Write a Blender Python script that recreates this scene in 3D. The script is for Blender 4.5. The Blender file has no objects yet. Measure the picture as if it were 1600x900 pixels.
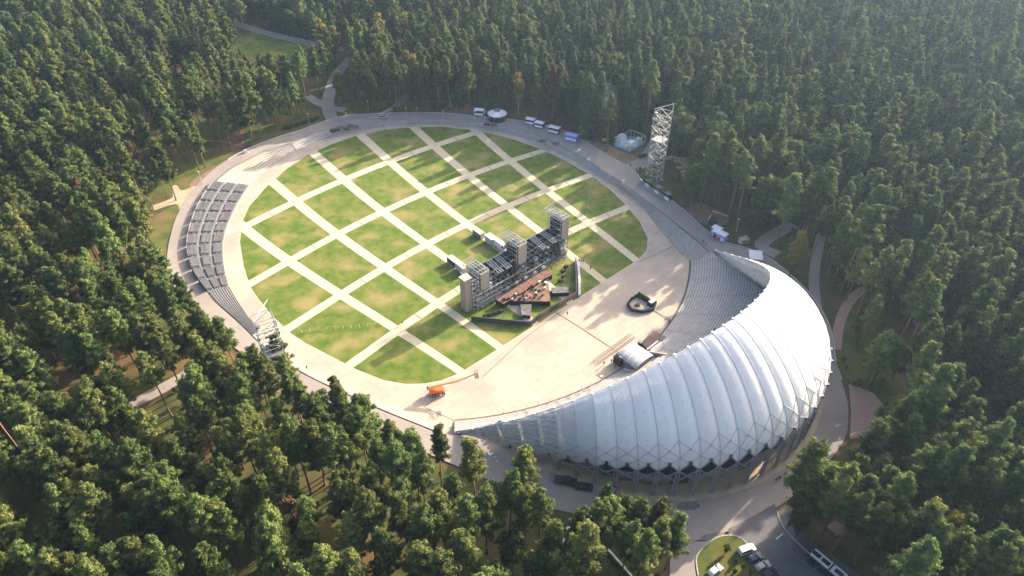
import bpy, math, random
import numpy as np
from mathutils import Vector, Matrix

# ------------------------------------------------------------------ camera, light, exposure
S = bpy.context.scene
COL = S.collection
CAM_H, PITCH, FPX = 150.0, 39.5, 1090.0
SUN_AZ, SUN_EL = 43.0, 20.5            # azimuth measured from +X towards +Y, degrees

cam_d = bpy.data.cameras.new('camera')
cam_d.sensor_width = 36.0
cam_d.lens = 36.0 * FPX / 1600.0
cam_d.clip_start = 1.0
cam_d.clip_end = 4000.0
cam_o = bpy.data.objects.new('camera', cam_d)
COL.objects.link(cam_o)
cam_o.location = (0, 0, CAM_H)
cam_o.rotation_euler = (math.radians(90 - PITCH), 0, 0)
S.camera = cam_o

W = bpy.data.worlds.new('World')
S.world = W
W.use_nodes = True
_n = W.node_tree.nodes
_bg = _n['Background']
_sky = _n.new('ShaderNodeTexSky')
_sky.sky_type = 'NISHITA'
_sky.sun_disc = False
_sky.sun_elevation = math.radians(SUN_EL)
_sky.sun_rotation = math.radians(90 - SUN_AZ)
_sky.dust_density = 7.0
_sky.air_density = 0.85
W.node_tree.links.new(_sky.outputs[0], _bg.inputs[0])
_bg.inputs[1].default_value = 0.15

sun_d = bpy.data.lights.new('sun', 'SUN')
sun_d.energy = 4.9
sun_d.angle = math.radians(0.6)
sun_d.color = (1.0, 0.84, 0.65)
sun_o = bpy.data.objects.new('sun', sun_d)
COL.objects.link(sun_o)
_a, _e = math.radians(SUN_AZ), math.radians(SUN_EL)
_sd = Vector((math.cos(_e) * math.cos(_a), math.cos(_e) * math.sin(_a), math.sin(_e)))
sun_o.rotation_euler = (-_sd).to_track_quat('-Z', 'Y').to_euler()
sun_o.location = (300, 200, 300)

S.view_settings.view_transform = 'Standard'
S.view_settings.look = 'None'
S.view_settings.gamma = 1.0
S.view_settings.exposure = 1.66
S.view_settings.use_curve_mapping = False
S.render.engine = 'CYCLES'
S.cycles.max_bounces = 6
S.cycles.diffuse_bounces = 3
S.cycles.transparent_max_bounces = 8
S.cycles.volume_bounces = 0
S.cycles.volume_step_rate = 5
S.cycles.use_denoising = True

# ------------------------------------------------------------------ plan geometry of the place
ZR = 2.5                                # level of the ring road above the arena floor
_p = math.radians(PITCH)
_FW = np.array([0, math.cos(_p), -math.sin(_p)])
_UP = np.array([0, math.sin(_p), math.cos(_p)])
_RT = np.array([1.0, 0, 0])
_C = np.array([0, 0, CAM_H])


def at(u, v, z=0.0):
    """survey point of the photograph (1600 x 900) at height z"""
    d = ((u - 800) / FPX) * _RT + ((450 - v) / FPX) * _UP + _FW
    return _C + d * ((z - CAM_H) / d[2])


def xy(u, v, z=0.0):
    return at(u, v, z)[:2]


def px(P):
    q = np.atleast_2d(np.asarray(P, float)) - _C
    w = q @ _FW
    return np.c_[800 + FPX * (q @ _RT) / w, 450 - FPX * (q @ _UP) / w]


def inpoly(P, poly):
    P = np.atleast_2d(P)
    poly = np.asarray(poly, float)
    x, y = P[:, 0], P[:, 1]
    r = np.zeros(len(P), bool)
    j = len(poly) - 1
    for i in range(len(poly)):
        xi, yi = poly[i]
        xj, yj = poly[j]
        c = ((yi > y) != (yj > y))
        with np.errstate(divide='ignore', invalid='ignore'):
            r ^= c & (x < (xj - xi) * (y - yi) / (yj - yi + 1e-12) + xi)
        j = i
    return r


def dist_line(P, line):
    P = np.atleast_2d(P)
    best = np.full(len(P), 1e9)
    for a, b in zip(line[:-1], line[1:]):
        a = np.asarray(a, float)
        b = np.asarray(b, float)
        ab = b - a
        t = np.clip(((P - a) @ ab) / max(1e-9, ab @ ab), 0, 1)
        best = np.minimum(best, np.hypot(*(P - (a + t[:, None] * ab)).T))
    return best


def smooth(pts, n=6, closed=False):
    """Catmull-Rom through the points"""
    p = np.asarray(pts, float)
    N = len(p)
    out = []
    segs = N if closed else N - 1
    for i in range(segs):
        if closed:
            a, b, c, d = p[i - 1], p[i], p[(i + 1) % N], p[(i + 2) % N]
        else:
            a, b, c, d = p[max(i - 1, 0)], p[i], p[i + 1], p[min(i + 2, N - 1)]
        for k in range(n):
            t = k / n
            out.append(.5 * ((2 * b) + (c - a) * t + (2 * a - 5 * b + 4 * c - d) * t * t + (3 * b - a - 3 * c + d) * t ** 3))
    if not closed:
        out.append(p[-1])
    return np.array(out)


def resample(line, n):
    line = np.asarray(line, float)
    s = np.r_[0, np.cumsum(np.hypot(*np.diff(line[:, :2], axis=0).T))]
    q = np.linspace(0, s[-1], n)
    return np.c_[[np.interp(q, s, line[:, k]) for k in range(line.shape[1])]].T


# ------------------------------------------------------------------ materials
MATS = {}


def mat(name, c1, c2=None, scale=1.0, rough=0.8, metal=0.0, world=False, c3=None, scale3=0.1, bump=0.0, rand=0.0, spec=0.3):
    if name in MATS:
        return MATS[name]
    m = bpy.data.materials.new(name)
    m.use_nodes = True
    nt = m.node_tree
    N, Lk = nt.nodes, nt.links
    b = N['Principled BSDF']
    b.inputs['Roughness'].default_value = rough
    b.inputs['Metallic'].default_value = metal
    b.inputs['Specular IOR Level'].default_value = spec
    b.inputs['Base Color'].default_value = (*c1, 1)
    if c2 is not None:
        if world:
            co = N.new('ShaderNodeNewGeometry').outputs['Position']
        else:
            co = N.new('ShaderNodeTexCoord').outputs['Object']
        nz = N.new('ShaderNodeTexNoise')
        nz.inputs['Scale'].default_value = scale
        nz.inputs['Detail'].default_value = 6
        nz.inputs['Roughness'].default_value = .62
        Lk.new(co, nz.inputs['Vector'])
        rp = N.new('ShaderNodeValToRGB')
        rp.color_ramp.elements[0].position = .36
        rp.color_ramp.elements[1].position = .66
        rp.color_ramp.elements[0].color = (*c1, 1)
        rp.color_ramp.elements[1].color = (*c2, 1)
        Lk.new(nz.outputs['Fac'], rp.inputs[0])
        out = rp.outputs[0]
        if c3 is not None:
            n3 = N.new('ShaderNodeTexNoise')
            n3.inputs['Scale'].default_value = scale3
            n3.inputs['Detail'].default_value = 4
            Lk.new(co, n3.inputs['Vector'])
            r3 = N.new('ShaderNodeValToRGB')
            r3.color_ramp.elements[0].position = .48
            r3.color_ramp.elements[1].position = .68
            Lk.new(n3.outputs['Fac'], r3.inputs[0])
            mx = N.new('ShaderNodeMix')
            mx.data_type = 'RGBA'
            Lk.new(r3.outputs[0], mx.inputs[0])
            Lk.new(out, mx.inputs[6])
            mx.inputs[7].default_value = (*c3, 1)
            out = mx.outputs[2]
        Lk.new(out, b.inputs['Base Color'])
        if bump:
            bp = N.new('ShaderNodeBump')
            bp.inputs['Strength'].default_value = bump
            bp.inputs['Distance'].default_value = .1
            Lk.new(nz.outputs['Fac'], bp.inputs['Height'])
            Lk.new(bp.outputs[0], b.inputs['Normal'])
    if rand:
        oi = N.new('ShaderNodeObjectInfo')
        hs = N.new('ShaderNodeHueSaturation')
        mr = N.new('ShaderNodeMapRange')
        mr.inputs[3].default_value = 1 - rand
        mr.inputs[4].default_value = 1 + rand
        Lk.new(oi.outputs['Random'], mr.inputs[0])
        Lk.new(mr.outputs[0], hs.inputs['Value'])
        src = b.inputs['Base Color']
        if src.is_linked:
            Lk.new(src.links[0].from_socket, hs.inputs['Color'])
        else:
            hs.inputs['Color'].default_value = (*c1, 1)
        Lk.new(hs.outputs[0], src)
    MATS[name] = m
    return m


def leafmat(name, dark, light, transl=.3, hue=.03, val=.35):
    m = bpy.data.materials.new(name)
    m.use_nodes = True
    nt = m.node_tree
    N, Lk = nt.nodes, nt.links
    b = N['Principled BSDF']
    b.inputs['Roughness'].default_value = .7
    b.inputs['Specular IOR Level'].default_value = .15
    tc = N.new('ShaderNodeTexCoord')
    nz = N.new('ShaderNodeTexNoise')
    nz.inputs['Scale'].default_value = .55
    nz.inputs['Detail'].default_value = 3
    Lk.new(tc.outputs['Object'], nz.inputs['Vector'])
    rp = N.new('ShaderNodeValToRGB')
    rp.color_ramp.elements[0].position = .35
    rp.color_ramp.elements[1].position = .68
    rp.color_ramp.elements[0].color = (*dark, 1)
    rp.color_ramp.elements[1].color = (*light, 1)
    Lk.new(nz.outputs['Fac'], rp.inputs[0])
    oi = N.new('ShaderNodeObjectInfo')
    hs = N.new('ShaderNodeHueSaturation')
    mr = N.new('ShaderNodeMapRange')
    mr.inputs[3].default_value = 1 - val
    mr.inputs[4].default_value = 1 + val
    Lk.new(oi.outputs['Random'], mr.inputs[0])
    Lk.new(mr.outputs[0], hs.inputs['Value'])
    wn = N.new('ShaderNodeTexWhiteNoise')
    wn.noise_dimensions = '1D'
    Lk.new(oi.outputs['Random'], wn.inputs['W'])
    m2 = N.new('ShaderNodeMapRange')
    m2.inputs[3].default_value = .5 - hue
    m2.inputs[4].default_value = .5 + hue * .6
    Lk.new(wn.outputs['Value'], m2.inputs[0])
    Lk.new(m2.outputs[0], hs.inputs['Hue'])
    Lk.new(rp.outputs[0], hs.inputs['Color'])
    Lk.new(hs.outputs[0], b.inputs['Base Color'])
    tr = N.new('ShaderNodeBsdfTranslucent')
    Lk.new(hs.outputs[0], tr.inputs['Color'])
    mx = N.new('ShaderNodeMixShader')
    mx.inputs[0].default_value = transl
    Lk.new(b.outputs[0], mx.inputs[1])
    Lk.new(tr.outputs[0], mx.inputs[2])
    Lk.new(mx.outputs[0], N['Material Output'].inputs['Surface'])
    MATS[name] = m
    return m


def M(k):
    return MATS[k]


def barkmat(name, low, high, z0=6.0, z1=13.0):
    m = bpy.data.materials.new(name)
    m.use_nodes = True
    N, Lk = m.node_tree.nodes, m.node_tree.links
    b = N['Principled BSDF']
    b.inputs['Roughness'].default_value = .9
    b.inputs['Specular IOR Level'].default_value = .1
    tc = N.new('ShaderNodeTexCoord')
    sp = N.new('ShaderNodeSeparateXYZ')
    Lk.new(tc.outputs['Object'], sp.inputs[0])
    mr = N.new('ShaderNodeMapRange')
    mr.inputs[1].default_value = z0
    mr.inputs[2].default_value = z1
    Lk.new(sp.outputs[2], mr.inputs[0])
    nz = N.new('ShaderNodeTexNoise')
    nz.inputs['Scale'].default_value = 1.2
    Lk.new(tc.outputs['Object'], nz.inputs['Vector'])
    ad = N.new('ShaderNodeMath')
    ad.operation = 'ADD'
    ad.use_clamp = True
    s2 = N.new('ShaderNodeMath')
    s2.operation = 'MULTIPLY_ADD'
    s2.inputs[1].default_value = .8
    s2.inputs[2].default_value = -.4
    Lk.new(nz.outputs['Fac'], s2.inputs[0])
    Lk.new(mr.outputs[0], ad.inputs[0])
    Lk.new(s2.outputs[0], ad.inputs[1])
    mx = N.new('ShaderNodeMix')
    mx.data_type = 'RGBA'
    Lk.new(ad.outputs[0], mx.inputs[0])
    mx.inputs[6].default_value = (*low, 1)
    mx.inputs[7].default_value = (*high, 1)
    Lk.new(mx.outputs[2], b.inputs['Base Color'])
    MATS[name] = m
    return m


mat('concrete', (.395, .322, .262), (.48, .398, .325), .16, .9, world=True, c3=(.355, .295, .25), scale3=.05, spec=.2)
mat('concrete_path', (.45, .385, .28), (.52, .447, .33), .25, .9, world=True, spec=.2)
mat('concrete_grey', (.36, .34, .33), (.46, .44, .42), .5, .9, world=True, spec=.2)
mat('step_pale', (.36, .325, .28), (.45, .405, .35), .8, .9, world=True, spec=.2)
mat('step_dark', (.22, .21, .21), (.30, .28, .28), .8, .9, world=True, spec=.2)
mat('asphalt', (.25, .222, .205), (.315, .28, .258), .18, .92, world=True, c3=(.225, .2, .19), scale3=.045, spec=.2)
mat('asphalt_dark', (.12, .118, .135), (.16, .155, .17), .3, .92, world=True, c3=(.07, .07, .08), scale3=.08, spec=.2)
mat('asphalt_stain', (.13, .115, .112), (.21, .185, .175), 1.2, .9, world=True, spec=.2)
mat('brick_red', (.30, .20, .17), (.38, .26, .22), 2.5, .9, world=True, spec=.2)
mat('dirt', (.165, .11, .08), (.24, .155, .105), .3, .95, world=True, spec=.1)
mat('sand_path', (.33, .26, .18), (.42, .34, .245), .3, .95, world=True, spec=.1)
mat('lawn', (.060, .116, .015), (.140, .158, .033), .30, .95, world=True, c3=(.225, .195, .075), scale3=.10, bump=.3, spec=.1)
mat('verge', (.05, .085, .018), (.12, .115, .03), .12, .95, world=True, c3=(.16, .11, .05), scale3=.1, bump=.2, spec=.1)
mat('forest_floor', (.045, .062, .020), (.10, .092, .036), .25, .97, world=True, c3=(.15, .092, .048), scale3=.045, bump=.3, spec=.05)
mat('seam', (.12, .09, .075), rough=.9)
mat('drain', (.10, .075, .055), (.15, .11, .08), 2, .9)
mat('bench_grey', (.09, .088, .10), (.135, .13, .14), 1.5, .7, rand=.22)
mat('bleacher_deck', (.095, .093, .10), (.14, .135, .14), 1.2, .8)
mat('deck_grey', (.18, .18, .19), (.24, .235, .24), 1.2, .8)
mat('steel_white', (.55, .56, .57), (.66, .66, .66), 2, .45, .3)
mat('steel_grey', (.20, .21, .23), (.27, .28, .30), 2, .5, .5)
mat('steel_column', (.25, .26, .30), (.31, .32, .36), 2, .5, .2)
mat('steel_dark', (.06, .065, .08), (.09, .095, .11), 2, .5, .4)
mat('black', (.012, .012, .014), (.022, .022, .026), 2, .6)
mat('rubber', (.015, .015, .016), rough=.85)
mat('black_cloth', (.015, .016, .02), (.03, .03, .035), 3, .95)
mat('white_paint', (.74, .74, .74), (.80, .80, .79), 1.5, .4)
mat('silver_paint', (.42, .44, .47), rough=.3, metal=.5, spec=.5)
mat('navy_paint', (.03, .045, .10), rough=.3, metal=.2, spec=.5)
mat('dark_paint', (.03, .032, .036), rough=.28, metal=.2, spec=.5)
mat('glass_dark', (.02, .025, .035), rough=.08, spec=.6)
mat('beige', (.40, .35, .29), (.46, .41, .34), 1.5, .8)
mat('beige_dark', (.26, .23, .20), (.31, .28, .24), 1.5, .8)
mat('brown_deck', (.135, .070, .052), (.20, .105, .075), .7, .8, rand=.28)
mat('brown_mat', (.17, .115, .10), (.22, .15, .13), .8, .9)
mat('orange', (.62, .13, .03), (.70, .17, .05), 2, .5)
mat('orange_pale', (.55, .28, .13), (.60, .33, .17), 2, .5)
mat('blue_tent', (.10, .22, .52), (.24, .30, .62), 2, .6)
mat('cyan_panel', (.14, .42, .50), (.20, .50, .56), 1, .5)
mat('violet_tent', (.36, .32, .66), (.48, .40, .72), 1.3, .6)
mat('white_cloth', (.66, .67, .72), (.74, .75, .80), 1, .8)
mat('pale_grey', (.45, .45, .45), (.52, .52, .51), 1, .8)
mat('yellow_paint', (.62, .40, .06), (.68, .46, .09), 2, .6)
mat('red_paint', (.50, .05, .05), rough=.6)
mat('blue_paint', (.03, .08, .32), rough=.5)
mat('wood_table', (.46, .31, .19), (.56, .40, .25), 3, .8)
mat('kerb', (.42, .41, .40), (.50, .49, .47), 1, .9)
mat('line_white', (.72, .72, .72), rough=.8)
mat('hedge_green', (.02, .04, .015), (.05, .07, .02), 3, .9)
leafmat('pine_needles', (.066, .112, .036), (.175, .205, .058), .32, .035, .40)
leafmat('spruce_needles', (.045, .086, .042), (.100, .145, .060), .25)
leafmat('broad_leaves', (.060, .100, .024), (.135, .175, .042), .32)
leafmat('birch_leaves', (.17, .155, .030), (.32, .26, .045), .35, .02, .2)
leafmat('rust_needles', (.10, .06, .03), (.19, .11, .06), .25, .02, .2)
leafmat('sunlit_needles', (.13, .125, .030), (.29, .235, .050), .3, .02, .1)  # gold of the low sun put into the pine needle colour
barkmat('pine_bark', (.15, .11, .085), (.31, .165, .095), 4, 12)
barkmat('grey_bark', (.07, .06, .05), (.10, .085, .07))
barkmat('birch_bark', (.32, .31, .29), (.5, .48, .45), 2, 5)


# ------------------------------------------------------------------ object helpers
def rootloc(o):
    v = Vector((0, 0, 0))
    while o is not None:
        v = v + o.location
        o = o.parent
    return v


class MB:
    """collects boxes, bars and sheets and links them as one mesh object"""

    def __init__(s):
        s.v, s.f = [], []

    def quad(s, pts):
        n = len(s.v)
        s.v += [tuple(float(c) for c in p) for p in pts]
        s.f.append(tuple(range(n, n + len(pts))))
        return s

    def hexa(s, b, t):
        n = len(s.v)
        s.v += [tuple(float(c) for c in p) for p in list(b) + list(t)]
        k = len(b)
        s.f.append(tuple(n + i for i in reversed(range(k))))
        s.f.append(tuple(n + k + i for i in range(k)))
        for i in range(k):
            j = (i + 1) % k
            s.f.append((n + i, n + j, n + k + j, n + k + i))
        return s

    def box(s, c, size, rz=0.0, taper=1.0):
        c = np.asarray(c, float)
        x, y, z = [a / 2 for a in size]
        ca, sa = math.cos(rz), math.sin(rz)

        def P(a, b, d, k=1.0):
            a, b = a * k, b * k
            return (c[0] + a * ca - b * sa, c[1] + a * sa + b * ca, c[2] + d)
        B = [P(-x, -y, -z), P(x, -y, -z), P(x, y, -z), P(-x, y, -z)]
        T = [P(-x, -y, z, taper), P(x, -y, z, taper), P(x, y, z, taper), P(-x, y, z, taper)]
        return s.hexa(B, T)

    def bar(s, a, b, w, h=None):
        """square bar between two points"""
        a, b = Vector(a), Vector(b)
        h = h or w
        d = (b - a)
        if d.length < 1e-6:
            return s
        d.normalize()
        up = Vector((0, 0, 1)) if abs(d.z) < .95 else Vector((1, 0, 0))
        x = d.cross(up).normalized() * (w / 2)
        y = x.cross(d).normalized() * (h / 2)
        return s.hexa([a - x - y, a + x - y, a + x + y, a - x + y], [b - x - y, b + x - y, b + x + y, b - x + y])

    def tube(s, a, b, r, r2=None, n=8):
        a, b = Vector(a), Vector(b)
        r2 = r if r2 is None else r2
        d = (b - a).normalized()
        up = Vector((0, 0, 1)) if abs(d.z) < .95 else Vector((1, 0, 0))
        x = d.cross(up).normalized()
        y = x.cross(d).normalized()
        ring = [x * math.cos(2 * math.pi * i / n) + y * math.sin(2 * math.pi * i / n) for i in range(n)]
        return s.hexa([a + q * r for q in ring], [b + q * r2 for q in ring])

    def prism(s, poly, z0, z1):
        p = [(float(q[0]), float(q[1])) for q in poly]
        ar = sum(p[i - 1][0] * p[i][1] - p[i][0] * p[i - 1][1] for i in range(len(p)))
        if ar < 0:
            p = p[::-1]
        return s.hexa([(x, y, z0) for x, y in p], [(x, y, z1) for x, y in p])

    def sheet(s, poly, z):
        p = [(float(q[0]), float(q[1])) for q in poly]
        ar = sum(p[i - 1][0] * p[i][1] - p[i][0] * p[i - 1][1] for i in range(len(p)))
        if ar < 0:
            p = p[::-1]
        return s.quad([(x, y, z) for x, y in p])

    def ribbon(s, line, w, z):
        L = np.asarray(line, float)
        t = np.gradient(L[:, :2], axis=0)
        t /= np.maximum(1e-9, np.hypot(t[:, 0], t[:, 1]))[:, None]
        nrm = np.c_[-t[:, 1], t[:, 0]] * w / 2
        a, b = L[:, :2] + nrm, L[:, :2] - nrm
        for i in range(len(L) - 1):
            s.quad([(*b[i], z), (*b[i + 1], z), (*a[i + 1], z), (*a[i], z)])
        return s

    def wall(s, line, w, z0, z1):
        L = np.asarray(line, float)
        for i in range(len(L) - 1):
            a, b = L[i], L[i + 1]
            m = (a + b) / 2
            d = b - a
            s.box((m[0], m[1], (z0 + z1) / 2), (np.hypot(*d[:2]) + w * .5, w, z1 - z0), math.atan2(d[1], d[0]))
        return s

    def build(s, name, m, parent=None, local=False, smooth=False):
        me = bpy.data.meshes.new(name)
        v = s.v
        if parent is not None and not local:
            o = rootloc(parent)
            v = [(a - o.x, b - o.y, c - o.z) for a, b, c in v]
        me.from_pydata(v, [], s.f)
        me.update()
        me.materials.append(M(m) if isinstance(m, str) else m)
        if smooth:
            me.polygons.foreach_set('use_smooth', [True] * len(me.polygons))
        ob = bpy.data.objects.new(name, me)
        COL.objects.link(ob)
        if parent is not None:
            ob.parent = parent
        return ob


def tag(o, label=None, cat=None, group=None, kind=None):
    if label:
        o['label'] = label
    if cat:
        o['category'] = cat
    if group:
        o['group'] = group
    if kind:
        o['kind'] = kind
    return o


def thing(name, label, cat, loc=(0, 0, 0), rz=0.0, group=None):
    o = bpy.data.objects.new(name, None)
    COL.objects.link(o)
    o.location = [float(c) for c in loc]
    o.rotation_euler = (0, 0, rz)
    o.empty_display_size = .5
    return tag(o, label, cat, group)


def struct(name, mb, m, parent=None):
    o = mb.build(name, m, parent)
    if parent is None:
        o['kind'] = 'structure'
    return o


def copy_tree(o, parent=None):
    c = o.copy()
    COL.objects.link(c)
    c.parent = parent
    for ch in list(KIDS.get(o, [])) or [q for q in o.children]:
        copy_tree(ch, c)
    return c


KIDS = {}
random.seed(7)
RNG = np.random.default_rng(11)
ORD = ['first', 'second', 'third', 'fourth', 'fifth', 'sixth', 'seventh', 'eighth', 'ninth', 'tenth', 'eleventh', 'twelfth',
       'thirteenth', 'fourteenth', 'fifteenth', 'sixteenth', 'seventeenth', 'eighteenth', 'nineteenth', 'twentieth']
# ------------------------------------------------------------------ shell plan curves
SB = np.array([39.224, 148.206])
SR = 49.1
SAX = -46.87
SA = np.array([-23.29, 212.06])         # centre of the seating arcs
SPH = 104.0


def s_base_r(phi):
    p = abs(phi)
    return SR if p < 67.6 else SR / math.cos(math.radians(p - 67.6))


_ZT = np.array([(0, 13.2), (35, 13.2), (50, 12.2), (62, 10.2), (70, 8.4), (78, 6.4), (84, 5.0), (93, 3.6), (104, 2.6)])


def s_base(phi, dr=0.0):
    r = s_base_r(phi) + dr
    a = math.radians(SAX + phi)
    return np.array([SB[0] + r * math.cos(a), SB[1] + r * math.sin(a), np.interp(abs(phi), _ZT[:, 0], _ZT[:, 1])])


def s_rim(phi):
    s = max(-1, min(1, phi / SPH))
    k = 1 - s * s
    e = -15.88 + 48.52 * k - 5.86 * k * k
    z = ZR + .1 + 34.9 * k ** 1.1
    a = math.radians(SAX)
    ev = np.array([math.cos(a), math.sin(a)])
    tv = np.array([-ev[1], ev[0]])
    p = SB + e * ev + s * 59.68 * tv
    return np.array([p[0], p[1], z])


def s_surf(phi, v, off=0.0):
    """shell surface: v = 0 at the outer edge, 1 at the rim"""
    E, R = s_base(phi), s_rim(phi)
    a = math.radians(SAX + phi)
    out = np.array([math.cos(a), math.sin(a), 0])
    L = np.linalg.norm(R - E)
    P1 = E + np.array([0, 0, .34 * L]) + out * (.012 * L)
    hv = (E - R) * np.array([1, 1, 0])
    hl = np.linalg.norm(hv)
    P2 = R + hv * .33 + np.array([0, 0, .03 * L])
    w = 1 - v
    p = E * w ** 3 + 3 * P1 * v * w * w + 3 * P2 * v * v * w + R * v ** 3
    if off:
        d = 3 * ((P1 - E) * w * w + 2 * (P2 - P1) * v * w + (R - P2) * v * v)
        tn = np.array([-out[1], out[0], 0])
        n = np.cross(tn, d)
        n /= max(1e-6, np.linalg.norm(n))
        if n @ out + n[2] * .5 < 0:
            n = -n
        p = p + n * off
    return p


# ------------------------------------------------------------------ arena outline and step belts
def PX(l, z):
    return np.array([xy(u, v, z) for u, v in l])


BELTS = dict(
    right=([(1078, 408), (1052, 382), (1028, 354), (1004, 322), (988, 306), (974, 294), (952, 282)],
           [(1114, 399), (1092, 378), (1060, 352), (1024, 322), (1003, 306), (985, 293), (960, 276)], 9),
    top=([(952, 282), (935, 272), (912, 258), (870, 236), (849, 224), (820, 215), (786, 205), (757, 199), (730, 196.5), (690, 194), (652, 193), (638, 193), (602, 197), (563, 201), (533, 207), (500, 219), (477, 229), (464, 236)],
         [(960, 276), (944, 267), (920, 251), (878, 229), (856, 217), (822, 206), (788, 197), (758, 191.5), (731, 188.5), (690, 186), (652, 185.5), (638, 185.5), (602, 188.5), (563, 193), (530, 198), (495, 206), (474, 215), (455, 223)], 4),
    left=([(464, 236), (445, 247), (427, 257), (410, 270), (402, 277), (390, 290)],
          [(455, 223), (430, 231), (410, 237), (385, 250), (360, 263), (335, 284)], 7),
    bleach=([(390, 290), (378, 309), (368, 326), (359, 346), (353, 361), (349.5, 380), (349, 393), (350, 410), (352, 425), (358, 449)],
            [(335, 284), (322, 301), (311, 320), (302, 340), (296, 360), (293, 375), (292, 389), (295, 408), (304, 430), (324, 457)], 6),
    stripes=([(358, 449), (366, 463), (377, 480), (388, 496), (405, 518)],
             [(324, 457), (337, 473), (355, 489), (374, 506), (394, 526)], 9),
    lower=([(405, 518), (430, 543), (480, 576), (540, 606), (600, 632), (650, 652), (690, 667)],
           [(394, 526), (424, 552), (477, 586), (540, 616), (600, 643), (650, 663), (692, 680)], 4))
BW = {}
for k, (a, b, n) in BELTS.items():
    BW[k] = (smooth(PX(a, 0), 6), smooth(PX(b, ZR), 6), n)
outer_loop = [BW['right'][1], BW['top'][1][1:], BW['left'][1][1:], BW['bleach'][1][1:], BW['stripes'][1][1:], BW['lower'][1][1:]]
outer_loop = np.concatenate(outer_loop)
back = np.array([s_base(p, -2.2 if abs(p) < 95 else -1)[:2] for p in np.arange(-100, 101, 4)])
BOWL = np.concatenate([outer_loop, back])            # runs right tip -> top -> left -> lower tip -> behind the shell
CEN = np.array([4.0, 190.0])

ROAD_PX = [(1230, 425), (1200, 402), (1165, 387), (1130, 377), (1100, 357), (1075, 334), (1048, 313), (1020, 298), (1003, 281), (985, 263), (960, 249), (935, 234), (905, 217),
           (870, 201), (830, 191), (790, 186), (740, 181), (700, 177), (650, 176), (600, 177), (560, 179), (535, 182), (500, 192), (470, 203), (440, 212),
           (410, 223), (380, 236), (340, 260), (310, 287), (290, 312), (275, 340), (266, 370), (261, 400), (264, 430), (285, 470), (315, 505), (350, 532),
           (400, 566), (470, 611), (540, 648), (620, 688), (690, 718), (760, 748), (850, 790), (900, 803), (950, 820), (1000, 840), (1060, 848),
           (1120, 836), (1180, 812), (1225, 785), (1265, 755), (1300, 715), (1322, 680), (1326, 640), (1318, 605), (1306, 565), (1300, 525), (1287, 490), (1262, 455)]
ROAD = smooth(PX(ROAD_PX, ZR), 4, closed=True)


def radial(poly, ang):
    """distance from CEN to the loop along each angle"""
    P = np.asarray(poly) - CEN
    r = np.zeros(len(ang))
    for i in range(len(P)):
        a, b = P[i - 1], P[i]
        d = b - a
        c, s = np.cos(ang), np.sin(ang)
        den = c * d[1] - s * d[0]
        with np.errstate(divide='ignore', invalid='ignore'):
            t = (a[0] * d[1] - a[1] * d[0]) / den
            u = (a[0] * s - a[1] * c) / den
        ok = (np.abs(den) > 1e-9) & (t > 0) & (u >= -1e-6) & (u <= 1 + 1e-6)
        r = np.where(ok, np.maximum(r, np.where(ok, t, 0)), r)
    return r


# ground: one sheet, with the arena sunk into it
gx = np.r_[-1500, -1000, -600, np.arange(-430, 431, 3.0), 600, 1000, 1500]
gy = np.r_[-900, -300, -60, np.arange(20, 561, 3.0), 700, 1000, 1500]
GX, GY = np.meshgrid(gx, gy)
gp = np.c_[GX.ravel(), GY.ravel()]
inside = inpoly(gp, BOWL)
_near = (np.abs(gp[:, 0]) < 200) & (gp[:, 1] > 60) & (gp[:, 1] < 360)
_d = np.full(len(gp), 99.0)
_d[_near] = dist_line(gp[_near], np.r_[BOWL, BOWL[:1]])
inside |= _d < 3.2
gz = np.where(inside, -.6, ZR - .25)
me = bpy.data.meshes.new('ground')
nx, ny = len(gx), len(gy)
ii = (np.arange(ny - 1)[:, None] * nx + np.arange(nx - 1)[None]).ravel()
me.from_pydata(np.c_[gp, gz].tolist(), [], np.c_[ii, ii + 1, ii + nx + 1, ii + nx].tolist())
me.materials.append(M('forest_floor'))
ground = bpy.data.objects.new('ground', me)
COL.objects.link(ground)
tag(ground, kind='structure')

# ring road
ang = np.radians(np.arange(0, 360, 1.0))
r0, r1 = radial(BOWL, ang), radial(ROAD, ang)
r1 = np.maximum(r1, r0 + 1.0)
mb = MB()
for i in range(len(ang)):
    j = (i + 1) % len(ang)
    q = lambda r, a: (CEN[0] + r * math.cos(a), CEN[1] + r * math.sin(a), ZR)
    mb.quad([q(r0[i] - .4, ang[i]), q(r1[i], ang[i]), q(r1[j], ang[j]), q(r0[j] - .4, ang[j])])
ring_road = struct('ring_road', mb, 'asphalt')
# kerb between the road and the verge
kerb = MB()
cl = np.array([(CEN[0] + (r + .12) * math.cos(a), CEN[1] + (r + .12) * math.sin(a)) for r, a in zip(r1, ang)])
kerb.wall(np.r_[cl[330:], cl[:150]], .3, ZR - .1, ZR + .12)
tag(kerb.build('kerb', 'kerb', ring_road))

# arena floor
plaza = struct('arena_floor', MB().sheet(BOWL, 0.0), 'concrete')
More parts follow.
